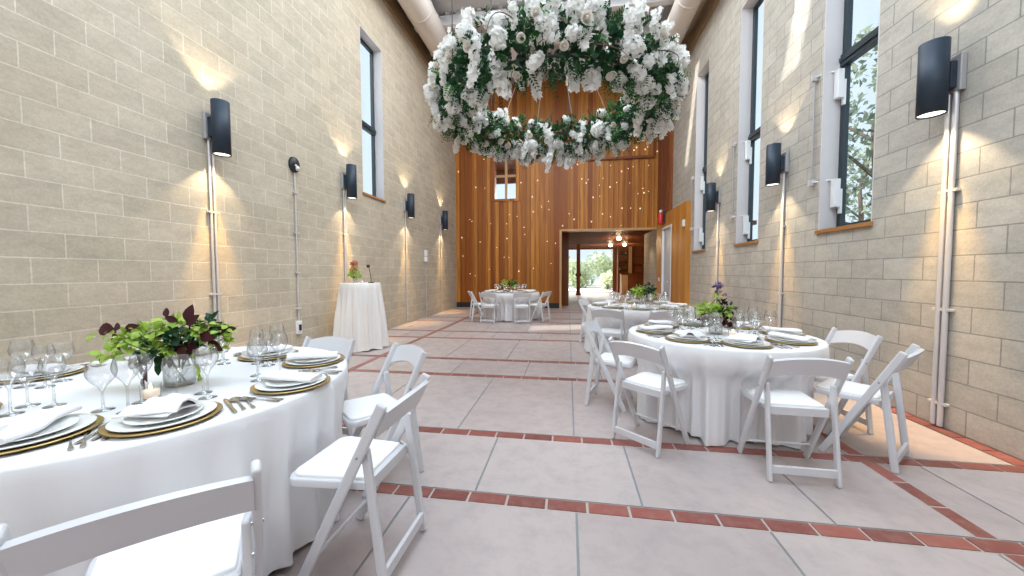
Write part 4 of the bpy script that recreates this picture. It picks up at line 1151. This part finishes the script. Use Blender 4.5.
for k in range(60):
    a = 2*pi*(k + rnd.uniform(-.5, .5)) / 60; b = rnd.choice((-.2, -.7, -1.3, .3, pi + .4, -2.2, -1.6)) + rnd.uniform(-.3, .3)
    p = tor(a, b, 1.08); n = (tor(a, b, 1.5) - tor(a, b, .5)).normalized() + Vector((0, -.25, -.35)); o = ro.copy(); COL.objects.link(o); o.parent = ring
    o.location = p; o.rotation_euler = n.to_track_quat('Z', 'Y').to_euler(); s = rnd.uniform(.8, 1.15); o.scale = (s, s, s * 1.1)
for k in range(14):
    a = 2*pi*k/14 + rnd.uniform(-.2, .2); b = rnd.uniform(-.5, 1.6); p = tor(a, b, .9); n = (tor(a, b, 1.5) - tor(a, b, .5)).normalized()
    t_ = Vector((-math.sin(a), math.cos(a), 0)) * rnd.choice((-1, 1)); m = MB()
    m.tube([p + n*(.17*math.sin(pi*q/10)) + t_*(.34*q/10) - Vector((0,0,.1*(q/10)**2)) for q in range(11)], [.006 - .0004*q for q in range(11)], 6)
    m.build('curly_twig', M['twig'], ring)
for k in range(6):
    a = 2*pi*k/6 + .35; m = MB(); m.tube([(RR*math.cos(a), RR*math.sin(a), .1), (RR*math.cos(a)*.98, RR*math.sin(a)*.98, ZC - CZ - .0)], .007, 6); m.build('hanging_cable', M['cable'], ring)
for k in range(4):
    a = pi/2 + (k - 1.5) * .5; m = MB(); m.tube([(RR*math.cos(a), RR*math.sin(a), .05), (RR*math.cos(a)*.15, RR*math.sin(a)*.15, 1.3)], .004, 5); m.build('guy_wire', M['conduit'], ring)
m = MB(); m.tube([(0,0,1.28),(0,0,ZC - CZ)], .01, 6); m.build('centre_cable', M['cable'], ring)

# ------------------------------------------------------------------ light
w = bpy.data.worlds.new('sky'); SC.world = w; w.use_nodes = True
bgn = w.node_tree.nodes['Background']; bgn.inputs['Color'].default_value = (.74, .88, 1, 1); bgn.inputs['Strength'].default_value = 1.12
sd = Vector((1.1, .33, -1)).normalized()
sun = light('sun', 'SUN', (-10, 0, 20), 5.5, (1, .96, .88), angle=R(1.2)); sun.rotation_euler = sd.to_track_quat('-Z', 'Y').to_euler()
# added fill lamps, out of view: two below the ceiling, one behind, one outdoors
light('ceiling_fill_near', 'AREA', (-.5, 2.0, ZC - .12), 520, (.70, .85, 1), (0, 0, 0), shape='RECTANGLE', size=4.6, size_y=4.2)
light('ceiling_fill_mid', 'AREA', (-.5, 7.0, ZC - .12), 380, (.92, .96, 1), (0, 0, 0), shape='RECTANGLE', size=4.2, size_y=3.2)
light('front_fill', 'AREA', (-.5, YF + .05, 6.3), 270, (.90, .95, 1), (R(80), 0, 0), shape='RECTANGLE', size=5.6, size_y=2.6)
light('garden_fill', 'AREA', (1.4, 26.5, 5.2), 1600, (1, 1, .97), (R(-55), 0, 0), shape='RECTANGLE', size=4, size_y=3)
# the outdoor lamp is added to brighten hall and garden
# ------------------------------------------------------------------ camera
cam = bpy.data.cameras.new('camera'); co = bpy.data.objects.new('camera', cam); COL.objects.link(co); SC.camera = co
F = 362.162354
cam.sensor_fit = 'HORIZONTAL'; cam.sensor_width = 36; cam.lens = F / 1024 * 36; cam.clip_start = .02; cam.clip_end = 200
yaw, pitch, roll = -1.53856104e-01, -4.40133977e-02, -2.58607683e-03
f = Vector((math.sin(yaw)*math.cos(pitch), math.cos(yaw)*math.cos(pitch), math.sin(pitch)))
r = Vector((math.cos(yaw), -math.sin(yaw), 0)); u = r.cross(f)
r2 = r*math.cos(roll) + u*math.sin(roll); u2 = -r*math.sin(roll) + u*math.cos(roll)
mt = Matrix((( r2.x, u2.x, -f.x, 0), (r2.y, u2.y, -f.y, 0), (r2.z, u2.z, -f.z, 1.30), (0, 0, 0, 1)))
co.matrix_world = mt
SC.view_settings.view_transform = 'Standard'; SC.view_settings.look = 'None'; SC.view_settings.gamma = 1; SC.view_settings.exposure = 0
SC.view_settings.use_curve_mapping = False
SC.cycles.max_bounces = 10; SC.cycles.diffuse_bounces = 5; SC.cycles.glossy_bounces = 4; SC.cycles.transparent_max_bounces = 32; SC.cycles.transmission_bounces = 6
SC.cycles.use_denoising = True; SC.cycles.sample_clamp_indirect = 6
SC.cycles.caustics_reflective = False; SC.cycles.caustics_refractive = False
